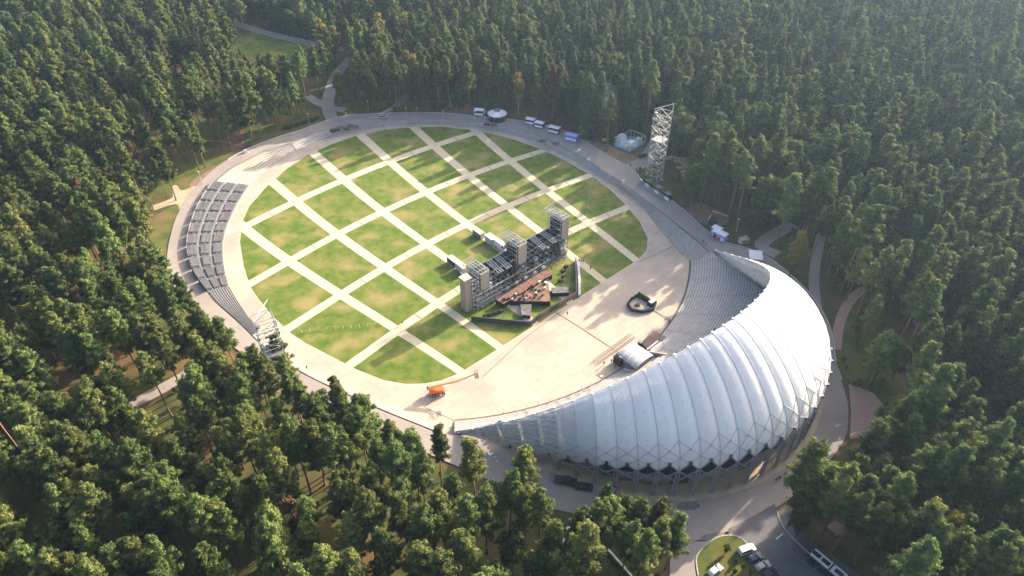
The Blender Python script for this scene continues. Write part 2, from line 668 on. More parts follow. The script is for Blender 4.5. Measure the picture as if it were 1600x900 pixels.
# slab joints of the arena floor
_m = MATS['concrete']
_N, _L = _m.node_tree.nodes, _m.node_tree.links
_g = _N.new('ShaderNodeNewGeometry')
_mp = _N.new('ShaderNodeMapping')
_mp.inputs['Rotation'].default_value = (0, 0, math.radians(-42))
_bt = _N.new('ShaderNodeTexBrick')
_bt.offset = 0.5
_bt.inputs['Scale'].default_value = 1.0
_bt.inputs['Brick Width'].default_value = 6.0
_bt.inputs['Row Height'].default_value = 3.0
_bt.inputs['Mortar Size'].default_value = .05
_bt.inputs['Color1'].default_value = (1, 1, 1, 1)
_bt.inputs['Color2'].default_value = (.93, .93, .94, 1)
_bt.inputs['Mortar'].default_value = (.70, .68, .66, 1)
_L.new(_g.outputs['Position'], _mp.inputs['Vector'])
_L.new(_mp.outputs[0], _bt.inputs['Vector'])
_b = _N['Principled BSDF']
_mx = _N.new('ShaderNodeMix')
_mx.data_type = 'RGBA'
_mx.blend_type = 'MULTIPLY'
_mx.inputs[0].default_value = 1
_L.new(_b.inputs['Base Color'].links[0].from_socket, _mx.inputs[6])
_L.new(_bt.outputs['Color'], _mx.inputs[7])
_L.new(_mx.outputs[2], _b.inputs['Base Color'])

# ------------------------------------------------------------------ lawn of the arena: cells of a bent lattice
LP = {(1, 1): (459.4, 315.4), (2, 1): (536, 281), (3, 1): (608, 252.4), (4, 1): (679.5, 227), (2, 2): (599, 329.7), (3, 2): (667, 301), (4, 2): (733, 275),
      (5, 2): (798.5, 251.4), (4, 3): (795, 323), (5, 3): (854, 299), (5, 4): (914.5, 348), (3, 3): (728.5, 349.5), (0, 2): (453, 407.4), (1, 2): (527, 367),
      (1, 3): (602, 418), (2, 3): (669, 381), (0, 3): (532, 460.5), (0, 4): (619.5, 516), (1, 4): (684, 475.5), (5, 1): (748, 206.5), (0, 1): (383, 355),
      (6, 3): (918, 272), (6, 4): (985, 326), (4, 5): (942, 436), (5, 5): (994, 409), (0, 5): (722, 582), (1, 5): (779, 540), (6, 2): (858, 233)}
ij = np.array(list(LP), float)
wp = np.array([xy(*q) for q in LP.values()])


def basis(i, j):
    i, j = np.asarray(i, float) - 2.5, np.asarray(j, float) - 2.5
    return np.stack([np.ones_like(i), i, j, i * i, i * j, j * j, i * i * j, i * j * j, i ** 3, j ** 3], -1)


_cf = np.linalg.lstsq(basis(ij[:, 0], ij[:, 1]), wp, rcond=None)[0]


def lat(U, V):
    U, V = np.asarray(U, float), np.asarray(V, float)
    u, v = np.clip(U, 0, 6), np.clip(V, 1, 5)
    p = basis(u, v) @ _cf
    h = .05
    du = (basis(u + h * (u < 3) - h * (u >= 3), v) @ _cf - p) / (np.where(u < 3, h, -h))[..., None]
    dv = (basis(u, v + h * (v < 3) - h * (v >= 3)) @ _cf - p) / (np.where(v < 3, h, -h))[..., None]
    return p + du * (U - u)[..., None] + dv * (V - v)[..., None]


LAWN_PX = [(375, 378), (379, 345), (390, 322), (418, 290), (449, 263), (482, 242), (519, 225), (557, 212), (600, 203), (642, 199), (690, 198), (738, 203), (790, 214),
           (843, 232), (885, 252), (922, 273), (953, 296), (980, 322), (1000, 347), (1012, 372), (1011, 390), (998, 405),
           (940, 439), (880, 476), (830, 510), (775, 545), (728, 577), (711, 586), (690, 594), (665, 599), (635, 600), (600, 594), (557, 577), (515, 555), (480, 537), (455, 521), (428, 496), (405, 468), (391, 448), (381, 415)]
LAWN = PX(LAWN_PX, 0)


def clip(sub, poly):
    out = [tuple(p) for p in sub]
    n = len(poly)
    for k in range(n):
        a, b = poly[k], poly[(k + 1) % n]
        inp, out = out, []
        if not inp:
            break

        def side(p):
            return (b[0] - a[0]) * (p[1] - a[1]) - (b[1] - a[1]) * (p[0] - a[0])
        for q in range(len(inp)):
            p0, p1 = inp[q - 1], inp[q]
            s0, s1 = side(p0), side(p1)
            if s1 >= 0:
                if s0 < 0:
                    t = s0 / (s0 - s1)
                    out.append((p0[0] + (p1[0] - p0[0]) * t, p0[1] + (p1[1] - p0[1]) * t))
                out.append(p1)
            elif s0 >= 0:
                t = s0 / (s0 - s1)
                out.append((p0[0] + (p1[0] - p0[0]) * t, p0[1] + (p1[1] - p0[1]) * t))
    return out


def hull(P):
    P = sorted(map(tuple, P))

    def half(Q):
        o = []
        for p in Q:
            while len(o) > 1 and (o[-1][0] - o[-2][0]) * (p[1] - o[-2][1]) - (o[-1][1] - o[-2][1]) * (p[0] - o[-2][0]) <= 0:
                o.pop()
            o.append(p)
        return o
    return half(P)[:-1] + half(P[::-1])[:-1]


LH = hull(LAWN)
lawn_root = thing('lawn', None, None, (0, 0, 0))
lawn_root['kind'] = 'structure'
HA, HB = .088, .060
for i in range(-1, 6):
    for j in range(0, 5):
        i0, i1, j0, j1 = i + HA, i + 1 - HA, j + HB, j + 1 - HB
        i0, i1 = (-2.2 if i == -1 else i0), (8.0 if i == 5 else i1)
        j0, j1 = (-1.5 if j == 0 else j0), (6.5 if j == 4 else j1)
        k = np.linspace(0, 1, 7)[:-1]
        U = np.r_[i0 + (i1 - i0) * k, np.full(6, i1), i1 - (i1 - i0) * k, np.full(6, i0)]
        V = np.r_[np.full(6, j0), j0 + (j1 - j0) * k, np.full(6, j1), j1 - (j1 - j0) * k]
        cell = lat(U, V)
        if np.hypot(*(cell.mean(0) - LAWN.mean(0))) > 130:
            continue
        ar = sum(cell[q - 1][0] * cell[q][1] - cell[q][0] * cell[q - 1][1] for q in range(len(cell)))
        if ar < 0:
            cell = cell[::-1]
        c = clip(cell, LH)
        if len(c) < 3:
            continue
        ar = abs(sum(c[q - 1][0] * c[q][1] - c[q][0] * c[q - 1][1] for q in range(len(c)))) / 2
        if ar < 12:
            continue
        MB().hexa([(x, y, -.05) for x, y in c], [(x, y, .035) for x, y in c]).build('lawn_panel', 'lawn', lawn_root)
# pale paths between the panels (one sheet under the lawn)
struct('lawn_paths', MB().sheet(np.array(LH) + (np.array(LH) - np.mean(LH, 0)) * .004, .012), 'concrete_path')
# paving joints across the paths
for j in range(0, 6):
    for i in np.arange(-1, 7):
        c = basis(i + .5, j) @ _cf
        if 0 < j < 5 and -1 < i < 6 and inpoly(c, LAWN)[0]:
            d = basis(i + .5, j + .055) @ _cf - c
            mb = MB().bar((*(c - d), .02), (*(c + d), .02), .28, .02)
            mb.build('joint', 'seam', plaza)

# ------------------------------------------------------------------ steps round the arena
STEP_INFO = dict(right=('stone_steps', 'broad concrete steps between ring road and arena beside the shell opening', 'step_pale'),
                 top=('stone_steps', 'narrow concrete steps along the far rim of the arena by the food stalls', 'concrete_grey'),
                 left=('stone_steps', 'sunlit bare concrete terraces next to the dark bleachers', 'step_pale'),
                 bleach=('stone_steps', 'concrete terraces carrying the dark grey bleacher blocks', 'deck_grey'),
                 stripes=('stone_steps', 'striped bare steps between bleachers and the lattice tower among pines', 'deck_grey'),
                 lower=('stone_steps', 'low sunlit concrete steps near the orange boom lift', 'step_pale'))
for k, (a, b, n) in BW.items():
    m = len(a)
    A2, B2 = resample(a, 60), resample(b, 60)
    nm, lab, mt = STEP_INFO[k]
    root = thing(nm, lab, 'steps', (*A2[0], 0))
    for t in range(n):
        f0, f1 = t / n, (t + 1) / n
        z0, z1 = t / n * ZR, (t + 1) / n * ZR
        mb = MB()
        for i in range(59):
            P = [A2[q] + (B2[q] - A2[q]) * f0 for q in (i, i + 1)]
            Q = [A2[q] + (B2[q] - A2[q]) * f1 for q in (i, i + 1)]
            mb.quad([(*P[0], z1), (*P[1], z1), (*Q[1], z1), (*Q[0], z1)])
            mb.quad([(*P[1], z1), (*P[0], z1), (*P[0], z0 - .02), (*P[1], z0 - .02)])
        tr = mb.build('step', mt, root)
        nose = MB()
        for i in range(59):
            P = [A2[q] + (B2[q] - A2[q]) * f0 for q in (i, i + 1)]
            d = [(B2[q] - A2[q]) / max(.1, np.hypot(*(B2[q] - A2[q]))) * .28 for q in (i, i + 1)]
            nose.quad([(*(P[0] - d[0] * .1), z1 + .012), (*(P[1] - d[1] * .1), z1 + .012), (*(P[1] + d[1]), z1 + .012), (*(P[0] + d[0]), z1 + .012)])
        if k in ('right', 'stripes', 'left'):
            nose.build('nosing', 'step_dark' if k != 'stripes' else 'black_cloth', tr)

# ------------------------------------------------------------------ bleacher blocks
bi, bo, _ = BW['bleach']
bi, bo = resample(bi, 400), resample(bo, 400)


def BP(t, f):
    k = t * 399
    i = min(398, int(k))
    w = k - i
    p = (bi[i] * (1 - w) + bi[i + 1] * w) * (1 - f) + (bo[i] * (1 - w) + bo[i + 1] * w) * f
    return p


NB = 10
BANDS = [(.03, .28, 'inner'), (.38, .62, 'middle'), (.72, .97, 'outer')]
for t in range(NB):
    for (f0, f1, wd) in BANDS:
        t0, t1 = t / NB + .004, (t + 1) / NB - .008
        c = BP((t0 + t1) / 2, (f0 + f1) / 2)
        zb = f0 * ZR
        lab = f"dark bleacher block, {wd} row, {ORD[t]} counted from the bare sunlit terraces"
        root = thing('bleacher_block', lab, 'bleacher', (*c, zb + .05), group='bleacher blocks')
        lift = .5
        deck = MB()
        cs = [BP(t0, f0), BP(t1, f0), BP(t1, f1), BP(t0, f1)]
        hz = [zb + .25, zb + .25, f1 * ZR + .55, f1 * ZR + .55]
        deck.hexa([(*p, zb + .02) for p in cs], [(*p, h) for p, h in zip(cs, hz)])
        deck.build('deck', 'bleacher_deck', root)
        nr = 6
        gap = random.random()
        for r in range(nr):
            f = f0 + (f1 - f0) * (r + .35) / nr
            z = zb + .25 + (f1 * ZR + .55 - zb - .25) * (r + .35) / nr + .05
            a, b = BP(t0 + .004, f), BP(t1 - .004, f)
            mb = MB().bar((*a, z + .3), (*b, z + .3), .5, .1)
            mb.bar((*(a + (b - a) * .15), z - .1), (*(a + (b - a) * .15), z + .3), .12)
            mb.bar((*(a + (b - a) * .85), z - .1), (*(a + (b - a) * .85), z + .3), .12)
            mb.build('bench', 'bench_grey', root)
        rail = MB()
        a, b = BP(t1, f0), BP(t1, f1)
        rail.bar((*a, zb + 1.3), (*b, f1 * ZR + 2.0), .08)
        for q in (0, .5, 1):
            p = a + (b - a) * q
            zz = zb + (f1 * ZR - zb) * q
            rail.bar((*p, zz), (*p, zz + 1.3 + .7 * q), .08)
        rail.build('railing', 'steel_grey', root)
        if wd == 'outer':
            wl = MB()
            a, b = BP(t0, .985), BP(t1, .985)
            wl.bar((*a, ZR + .9), (*b, ZR + .9), .08, 1.0)
            wl.build('back_panel', 'steel_grey', root)

# ------------------------------------------------------------------ seams of the stage floor
seams = [[(722, 590), (690, 616), (661.6, 636), (712, 658)], [(1079, 405), (1052, 384), (1040, 392), (945, 445)],
         [(800, 560), (750, 595), (705, 632)][0:2], [(885, 480), (1078, 380)][0:1]]
mb = MB()
for line in ([(700, 608), (661.6, 636), (712, 658)], [(1079, 406), (1053, 384), (1000, 409)], [(876, 487), (820, 528), (753, 590)]):
    mb.ribbon(resample(PX(line, 0), 12), .22, .016)
mb.build('paving_joint', 'seam', plaza)
mb = MB().ribbon(resample(PX([(868, 488), (905, 511), (966, 551)], 0), 10), .42, .02)
mb.build('cable_cover', 'drain', plaza)
# ------------------------------------------------------------------ seating terrace under the shell
fa = np.array([xy(712, 658), xy(1079, 406)]) - SA
th0, th1 = math.atan2(fa[0][1], fa[0][0]), math.atan2(fa[1][1], fa[1][0])
base_in = np.array([s_base(p, -2.6)[:2] for p in np.arange(-SPH, SPH + 1, 2)])
closing = [s_rim(SPH)[:2] + (SA - SB) * .25, s_rim(-SPH)[:2] + (SA - SB) * .25]
TER_OK = np.concatenate([base_in, np.array(closing)])
ter = thing('seating_terrace', 'curved grey concrete seating terrace under the white shell', 'terrace', (*(SA + 88 * np.array([math.cos(-.8), math.sin(-.8)])), 0))
NROW, TREAD, RISE = 36, .86, .335
ths = np.linspace(th0 - .06, th1 + .08, 260)
for r in range(NROW):
    ra, rb = 88 + r * TREAD, 88 + (r + 1) * TREAD
    z0, z1 = r * RISE, (r + 1) * RISE
    mb, ns = MB(), MB()
    tm = (ths[:-1] + ths[1:]) / 2
    okm = (tm >= th0 - .004) & (tm <= th1 + .004 + (r * .004 if r < 8 else .03))
    if r > 6:
        okm &= inpoly(SA + (ra + .3) * np.c_[np.cos(tm), np.sin(tm)], TER_OK)
    for a, b, ok_ in zip(ths[:-1], ths[1:], okm):
        if not ok_:
            continue
        pa = lambda rad, t, z: (SA[0] + rad * math.cos(t), SA[1] + rad * math.sin(t), z)
        mb.quad([pa(ra, a, z1), pa(rb, a, z1), pa(rb, b, z1), pa(ra, b, z1)])
        mb.quad([pa(ra, b, z0 - .02), pa(ra, a, z0 - .02), pa(ra, a, z1), pa(ra, b, z1)])
        ns.quad([pa(ra - .02, a, z1 + .012), pa(ra + .26, a, z1 + .012), pa(ra + .26, b, z1 + .012), pa(ra - .02, b, z1 + .012)])
    if mb.f:
        st = mb.build('step', 'concrete_grey', ter)
        ns.build('nosing', 'step_dark', st)
# dark gutter along the foot of the terrace
gl = np.array([SA + 87.7 * np.array([math.cos(t), math.sin(t)]) for t in np.linspace(th0, th1, 90)])
MB().wall(gl, .45, 0, .22).build('gutter_kerb', 'drain', ter)
# aisles: little dark treads climbing the terrace
for q, t in enumerate(np.linspace(th0 + .22, th1 - .03, 11)):
    mb = MB()
    for r in range(NROW - 2):
        ra = 88 + r * TREAD + .1
        p = SA + ra * np.array([math.cos(t), math.sin(t)])
        if r > 6 and not inpoly(p, TER_OK)[0]:
            break
        mb.box((p[0], p[1], (r + 1) * RISE + .03), (.42, 1.0, .05), t)
    mb.build('aisle', 'step_dark', ter)

# ------------------------------------------------------------------ the shell
def memmat(name, col, transp):
    m = bpy.data.materials.new(name)
    m.use_nodes = True
    N, Lk = m.node_tree.nodes, m.node_tree.links
    b = N['Principled BSDF']
    b.inputs['Base Color'].default_value = (*col, 1)
    b.inputs['Roughness'].default_value = .65
    b.inputs['Specular IOR Level'].default_value = .2
    geo = N.new('ShaderNodeNewGeometry')
    nz = N.new('ShaderNodeTexNoise')
    nz.inputs['Scale'].default_value = .35
    nz.inputs['Detail'].default_value = 5
    Lk.new(geo.outputs['Position'], nz.inputs['Vector'])
    rp = N.new('ShaderNodeValToRGB')
    rp.color_ramp.elements[0].color = (*[c * .94 for c in col], 1)
    rp.color_ramp.elements[1].color = (*[min(1, c * 1.06) for c in col], 1)
    Lk.new(nz.outputs['Fac'], rp.inputs[0])
    oi = N.new('ShaderNodeObjectInfo')
    mr = N.new('ShaderNodeMapRange')
    mr.inputs[3].default_value = .96
    mr.inputs[4].default_value = 1.04
    Lk.new(oi.outputs['Random'], mr.inputs[0])
    hs = N.new('ShaderNodeHueSaturation')
    Lk.new(mr.outputs[0], hs.inputs['Value'])
    # rain streaks running down the skin
    sx = N.new('ShaderNodeMapping')
    sx.inputs['Scale'].default_value = (1.6, 1.6, .06)
    Lk.new(geo.outputs['Position'], sx.inputs['Vector'])
    n2 = N.new('ShaderNodeTexNoise')
    n2.inputs['Scale'].default_value = 1.0
    n2.inputs['Detail'].default_value = 4
    Lk.new(sx.outputs[0], n2.inputs['Vector'])
    r2 = N.new('ShaderNodeMapRange')
    r2.inputs[1].default_value = .35
    r2.inputs[2].default_value = .65
    r2.inputs[3].default_value = .955
    r2.inputs[4].default_value = 1.0
    Lk.new(n2.outputs['Fac'], r2.inputs[0])
    mu = N.new('ShaderNodeMix')
    mu.data_type = 'RGBA'
    mu.blend_type = 'MULTIPLY'
    mu.inputs[0].default_value = 1
    Lk.new(rp.outputs[0], mu.inputs[6])
    Lk.new(r2.outputs[0], mu.inputs[7])
    Lk.new(mu.outputs[2], hs.inputs['Color'])
    Lk.new(hs.outputs[0], b.inputs['Base Color'])
    tr = N.new('ShaderNodeBsdfTransparent') if transp > .15 else N.new('ShaderNodeBsdfTranslucent')
    mx = N.new('ShaderNodeMixShader')
    mx.inputs[0].default_value = transp
    Lk.new(b.outputs[0], mx.inputs[1])
    Lk.new(tr.outputs[0], mx.inputs[2])
    Lk.new(mx.outputs[0], N['Material Output'].inputs['Surface'])
    MATS[name] = m


memmat('membrane', (.83, .805, .775), .10)
memmat('clear_membrane', (.66, .67, .68), .58)
memmat('semi_membrane', (.70, .71, .72), .42)
memmat('dull_membrane', (.71, .72, .73), .22)
mat('acoustic', (.62, .60, .55), (.80, .77, .70), .7, .7)
mat('shell_node', (.40, .42, .46), rough=.5, metal=.3)

shell = thing('band_shell', 'giant white crescent band shell with scalloped membrane roof on steel columns', 'band shell', (*SB, ZR))
BAY = 5.6
ks = list(range(-19, 19))
for k in ks:
    p0, p1 = 1.6 + BAY * (k - .0), 1.6 + BAY * (k + 1)
    p0, p1 = max(-SPH + .3, p0), min(SPH - .3, p1)
    if p1 - p0 < 1:
        continue
    clear = p0 < -79 or p0 > 79
    semi = p0 < -68 and not clear
    nu, nv = 8, 30
    vs, fs = [], []
    for iv in range(nv + 1):
        for iu in range(nu + 1):
            u = iu / nu
            L = np.linalg.norm(s_rim((p0 + p1) / 2) - s_base((p0 + p1) / 2))
            vb = .095 * (1 - abs(2 * u - 1))
            v = vb + (1 - vb) * iv / nv
            phi = p0 + (p1 - p0) * u
            bul = (.24 if not clear else .16) * math.sin(math.pi * u) * (.45 + .55 * math.sin(math.pi * min(1, .15 + .85 * v))) * min(1, L / 18)
            vs.append(s_surf(phi, v, bul))
    for iv in range(nv):
        for iu in range(nu):
            a = iv * (nu + 1) + iu
            fs.append((a, a + 1, a + nu + 2, a + nu + 1))
    mb = MB()
    mb.v = [tuple(map(float, p)) for p in vs]
    mb.f = fs
    pan = mb.build('membrane_panel', 'clear_membrane' if clear else ('semi_membrane' if p0 < -73.5 else 'dull_membrane' if semi else 'membrane'), shell, smooth=True)
    # fixing discs along the crest and at the seam
    nd = MB()
    pm = (p0 + p1) / 2
    for v in np.linspace(.1, .93, 8):
        a = s_surf(pm, v, .25)
        nd.box(a, (.2, .2, .14), pm)
    tag(nd.build('fixing_discs', 'shell_node', pan), kind='stuff')
    # steel lattice on the lowest field of the panel
    if abs(pm) < 92:
        for (ua, va, ub, vb_) in ((0, .0, .5, .095), (1, .0, .5, .095), (0, .15, .5, .095), (1, .15, .5, .095), (0, .15, .5, .23), (1, .15, .5, .23), (0, .30, .5, .23), (1, .30, .5, .23)):
            a = s_surf(p0 + (p1 - p0) * ua, va, .1 + .26 * math.sin(math.pi * ua))
            b = s_surf(p0 + (p1 - p0) * ub, vb_, .1 + .26 * math.sin(math.pi * ub))
            if va < .01:
                MB().bar(a, b, .28).build('edge_strut', 'steel_column', shell)
            else:
                MB().bar(a, b, .10).build('lattice_strut', 'shell_node', shell)
        t = s_surf(pm, .095, .3)
        MB().box(t + np.array([0, 0, .25]), (.7, .7, .6), 0).build('edge_node', 'steel_dark', shell)
    if clear:
        for iv in range(9):
            va, vb_ = .1 + iv * .1, .1 + (iv + 1) * .1
            for s_ in (0, 1):
                ua, ub = (0, 1) if s_ else (1, 0)
                a = s_surf(p0 + (p1 - p0) * ua, va, .12)
                b = s_surf(p0 + (p1 - p0) * ub, vb_, .12)
                MB().bar(a, b, .10).build('lattice_strut', 'steel_white', shell)
    # acoustic lining: folded facets below the membrane
    mb = MB()
    nu2, nv2 = 4, 26
    vs, fs = [], []
    for iv in range(nv2 + 1):
        for iu in range(nu2 + 1):
            u, v = iu / nu2, .08 + .915 * iv / nv2
            L = np.linalg.norm(s_rim(pm) - s_base(pm))
            d = -(1.2 + (.75 if (iu + iv) % 2 else -.55)) * min(1, L / 14) - .15
            vs.append(s_surf(p0 + (p1 - p0) * u, v, d))
    for iv in range(nv2):
        for iu in range(nu2):
            a = iv * (nu2 + 1) + iu
            fs += [(a, a + nu2 + 1, a + nu2 + 2), (a, a + nu2 + 2, a + 1)]
    mb.v = [tuple(map(float, p)) for p in vs]
    mb.f = fs
    mb.build('acoustic_panel', 'acoustic', shell)
    # seam cable in the valley between two panels
    mb = MB()
    for q in range(16):
        mb.bar(s_surf(p0, q / 16, .06), s_surf(p0, (q + 1) / 16, .06), .16)
    mb.build('seam_cable', 'shell_node' if clear else 'pale_grey', shell)
    # rim edge beam
    mb = MB()
    for q in range(4):
        a, b = p0 + (p1 - p0) * q / 4, p0 + (p1 - p0) * (q + 1) / 4
        mb.bar(s_surf(a, 1, -.2), s_surf(b, 1, -.2), .32)
    mb.box(s_surf(p0, 1, .15), (.5, .5, .35))
    mb.build('rim_beam', 'white_paint', shell)

# columns and bracing
for k in range(-15, 16):
    phi = 1.6 + BAY * k
    if abs(phi) > 86:
        continue
    b = s_base(phi)
    hz = b[2] - ZR
    low = ZR + hz * .57
    a = math.radians(SAX + phi)
    tv = np.array([-math.sin(a), math.cos(a)]) * .38
    col = MB()
    for s_ in (-1, 1):
        col.bar((b[0] + tv[0] * s_, b[1] + tv[1] * s_, ZR), (b[0] + tv[0] * s_, b[1] + tv[1] * s_, b[2] - .2), .34)
    for z in np.linspace(ZR + 1, b[2] - .8, 5):
        col.bar((b[0] - tv[0], b[1] - tv[1], z), (b[0] + tv[0], b[1] + tv[1], z), .16)
    col.box((b[0], b[1], ZR + .1), (1.3, .7, .22), a + math.pi / 2)
    col.build('column', 'steel_column', shell)
    nb = s_base(phi + BAY)
    if abs(phi + BAY) < 86:
        nlow = ZR + (nb[2] - ZR) * .57
        MB().bar((b[0], b[1], low), (nb[0], nb[1], nb[2] - .25), .26).build('brace', 'steel_column', shell)
        MB().bar((b[0], b[1], b[2] - .25), (nb[0], nb[1], nlow), .26).build('brace', 'steel_column', shell)
# back wall behind the columns, upper half blackened to imitate shade under the roof
for k in range(-15, 15):
    p0, p1 = 1.6 + BAY * k, 1.6 + BAY * (k + 1)
    if max(abs(p0), abs(p1)) > 86:
        continue
    a, b = s_base(p0, -3.6), s_base(p1, -3.6)
    zm = ZR + 3.2
    MB().quad([(a[0], a[1], ZR), (b[0], b[1], ZR), (b[0], b[1], zm), (a[0], a[1], zm)]).build('back_wall', 'beige_dark' if k % 4 else 'steel_dark', shell)
    MB().quad([(a[0], a[1], zm), (b[0], b[1], zm), (b[0], b[1], b[2] + 2.5), (a[0], a[1], a[2] + 2.5)]).build('back_wall', 'black_cloth', shell)  # black upper part carries the shade under the roof edge
    c, d = s_base(p0, -12), s_base(p1, -12)
    MB().quad([(a[0], a[1], a[2] - 1), (b[0], b[1], b[2] - 1), (d[0], d[1], d[2] - .3), (c[0], c[1], c[2] - .3)]).build('shade_soffit', 'steel_dark', shell)  # dark sheet added to stand for the unlit void behind the zigzag edge
# lightning rod on the roof
_t = s_surf(24, .72, .6)
MB().tube(_t, _t + np.array([0, 0, 2.6]), .07, .03, 6).build('lightning_rod', 'steel_dark', shell)
# pale concrete apron under the columns
mb = MB()
ph = np.arange(-84, 85, 2.0)
for a, b in zip(ph[:-1], ph[1:]):
    P = [s_base(a, -3), s_base(a, 1.6), s_base(b, 1.6), s_base(b, -3)]
    mb.hexa([(p[0], p[1], ZR - .1) for p in P], [(p[0], p[1], ZR + .13) for p in P])
struct('shell_plinth', mb, 'sand_path')
# ------------------------------------------------------------------ trees
def tri_mesh(name, V, F, mats, midx=None):
    me = bpy.data.meshes.new(name)
    V = np.asarray(V, np.float32)
    nv = len(V)
    loops = np.concatenate([np.asarray(f, np.int32).ravel() for f in F])
    sizes = np.concatenate([np.full(len(f), np.asarray(f).shape[1], np.int32) for f in F])
    me.vertices.add(nv)
    me.vertices.foreach_set('co', V.ravel())
    me.loops.add(len(loops))
    me.loops.foreach_set('vertex_index', loops)
    me.polygons.add(len(sizes))
    me.polygons.foreach_set('loop_start', np.r_[0, np.cumsum(sizes)[:-1]].astype(np.int32))
    for m in mats:
        me.materials.append(M(m))
    if midx is not None:
        me.polygons.foreach_set('material_index', np.asarray(midx, np.int32))
    me.update(calc_edges=True)
    return me


def tubes(segs, n=5):
    """tapered tubes: list of (points Nx3, radii N) -> verts, quads"""
    V, F = [], []
    o = 0
    for P, R in segs:
        P = np.asarray(P, float)
        k = len(P)
        d = np.gradient(P, axis=0)
        d /= np.linalg.norm(d, axis=1)[:, None] + 1e-9
        up = np.where(np.abs(d[:, 2:3]) > .9, [[1., 0, 0]], [[0., 0, 1]])
        x = np.cross(d, up)
        x /= np.linalg.norm(x, axis=1)[:, None] + 1e-9
        y = np.cross(x, d)
        a = np.arange(n) * 2 * math.pi / n
        ring = P[:, None] + np.asarray(R)[:, None, None] * (x[:, None] * np.cos(a)[None, :, None] + y[:, None] * np.sin(a)[None, :, None])
        V.append(ring.reshape(-1, 3))
        for i in range(k - 1):
            for j in range(n):
                j2 = (j + 1) % n
                F.append((o + i * n + j, o + i * n + j2, o + (i + 1) * n + j2, o + (i + 1) * n + j))
        o += k * n
    return np.concatenate(V), np.array(F)


def sprays(rng, centers, radii, counts, size, up=.5, flat=.7, aspect=.42):
    """leaf / needle sprays: triangles pointing outwards from each clump centre"""
    C = np.repeat(centers, counts, axis=0)
    Rr = np.repeat(radii, counts)
    n = len(C)
    d = rng.normal(size=(n, 3))
    d /= np.linalg.norm(d, axis=1)[:, None]
    r = rng.uniform(.25, 1.0, n) ** .6 * rng.uniform(.85, 1.3, n)
    P = C + d * (Rr * r)[:, None] * np.array([1, 1, flat])
    nn = d + np.array([0, 0, .30]) + rng.normal(size=(n, 3)) * .42
    nn /= np.linalg.norm(nn, axis=1)[:, None]
    dr = rng.normal(size=(n, 3)) + np.array([0, 0, up * 1.6]) + d * .6
    dr -= nn * (dr * nn).sum(1)[:, None] * .8
    dr /= np.linalg.norm(dr, axis=1)[:, None]
    sd = np.cross(dr, nn)
    sd /= np.linalg.norm(sd, axis=1)[:, None] + 1e-9
    L = size * rng.uniform(.7, 1.35, n)
    w = L * aspect
    a = P - dr * (L * .4)[:, None] - sd * w[:, None]
    b = P - dr * (L * .4)[:, None] + sd * w[:, None]
    c = P + dr * (L * .8)[:, None] + sd * (w * rng.uniform(-.6, .6, n))[:, None]
    V = np.stack([a, b, c], 1).reshape(-1, 3)
    return V, np.arange(3 * n).reshape(-1, 3)


def pine(rng, H=24.0, bare=.5, wid=3.3, lean=.0):
    zs = np.linspace(0, H * .97, 9)
    wob = np.cumsum(rng.normal(size=(9, 2)) * .14, axis=0)
    wob -= wob[0]
    tr = np.c_[wob + np.outer(zs / H, [lean, lean * .3]) * H * .1, zs]
    segs = [(tr, np.interp(zs / H, [0, .05, .6, 1], [.30, .24, .16, .04]))]
    cen, rad, cnt = [], [], []
    z = H * bare
    while z < H * .985:
        f = (z - H * bare) / (H * (1 - bare))
        nb = rng.integers(2, 5)
        for _ in range(nb):
            prof = (1 - .80 * f ** 1.35) * min(1, .62 + f * 2.2)
            L = wid * prof * rng.uniform(.40, 1.15)
            az = rng.uniform(0, 2 * math.pi)
            el = rng.uniform(-.05, .45) + f * .55
            b0 = np.array([np.interp(z, tr[:, 2], tr[:, 0]), np.interp(z, tr[:, 2], tr[:, 1]), z])
            d = np.array([math.cos(az) * math.cos(el), math.sin(az) * math.cos(el), math.sin(el)])
            tip = b0 + d * L
            mid = b0 + d * L * .55 - np.array([0, 0, .10 * L])
            segs.append((np.array([b0, mid, tip]), [.08, .05, .02]))
            if rng.random() < .18 and f < .35:
                continue
            for q in np.arange(1.0, .35, -.30 if L > 1.4 else -.5):
                rr = rng.uniform(.48, .92) * (.62 + .38 * prof)
                cen.append(b0 + d * L * q + rng.normal(size=3) * .22)
                rad.append(rr)
                cnt.append(int(112 * rr))
        z += rng.uniform(.26, .60) * (H / 24)
    for q in range(3):
        cen.append(tr[-1] + np.array([0, 0, -.5 + q * .45]))
        rad.append(.55 - q * .12)
        cnt.append(24)
    return tubes(segs, 5), sprays(rng, np.array(cen), np.array(rad), np.array(cnt), .35, .55, .66, .36)


def spruce(rng, H=23.0, wid=3.0):
    zs = np.linspace(0, H, 6)
    segs = [(np.c_[np.zeros((6, 2)), zs], np.interp(zs / H, [0, 1], [.26, .03]))]
    cen, rad, cnt = [], [], []
    z = H * .16
    while z < H * .98:
        f = (z / H - .16) / .84
        L0 = wid * (1 - f) ** .85 + .25
        nb = int(5 + 4 * (1 - f))
        a0 = rng.uniform(0, 6.28)
        for k in range(nb):
            az = a0 + k * 2 * math.pi / nb + rng.normal() * .2
            L = L0 * rng.uniform(.7, 1.12)
            d = np.array([math.cos(az), math.sin(az), -.18 + f * .5])
            for q in (.45, .95) if L > 1.2 else (.7,):
                cen.append(np.array([0, 0, z]) + d * L * q)
                rr = .42 + .34 * (1 - f)
                rad.append(rr)
                cnt.append(int(22 * rr / .6))
        z += .95 * (.55 + .45 * (1 - f))
    return tubes(segs, 5), sprays(rng, np.array(cen), np.array(rad), np.array(cnt), .62, .1, .45, .36)


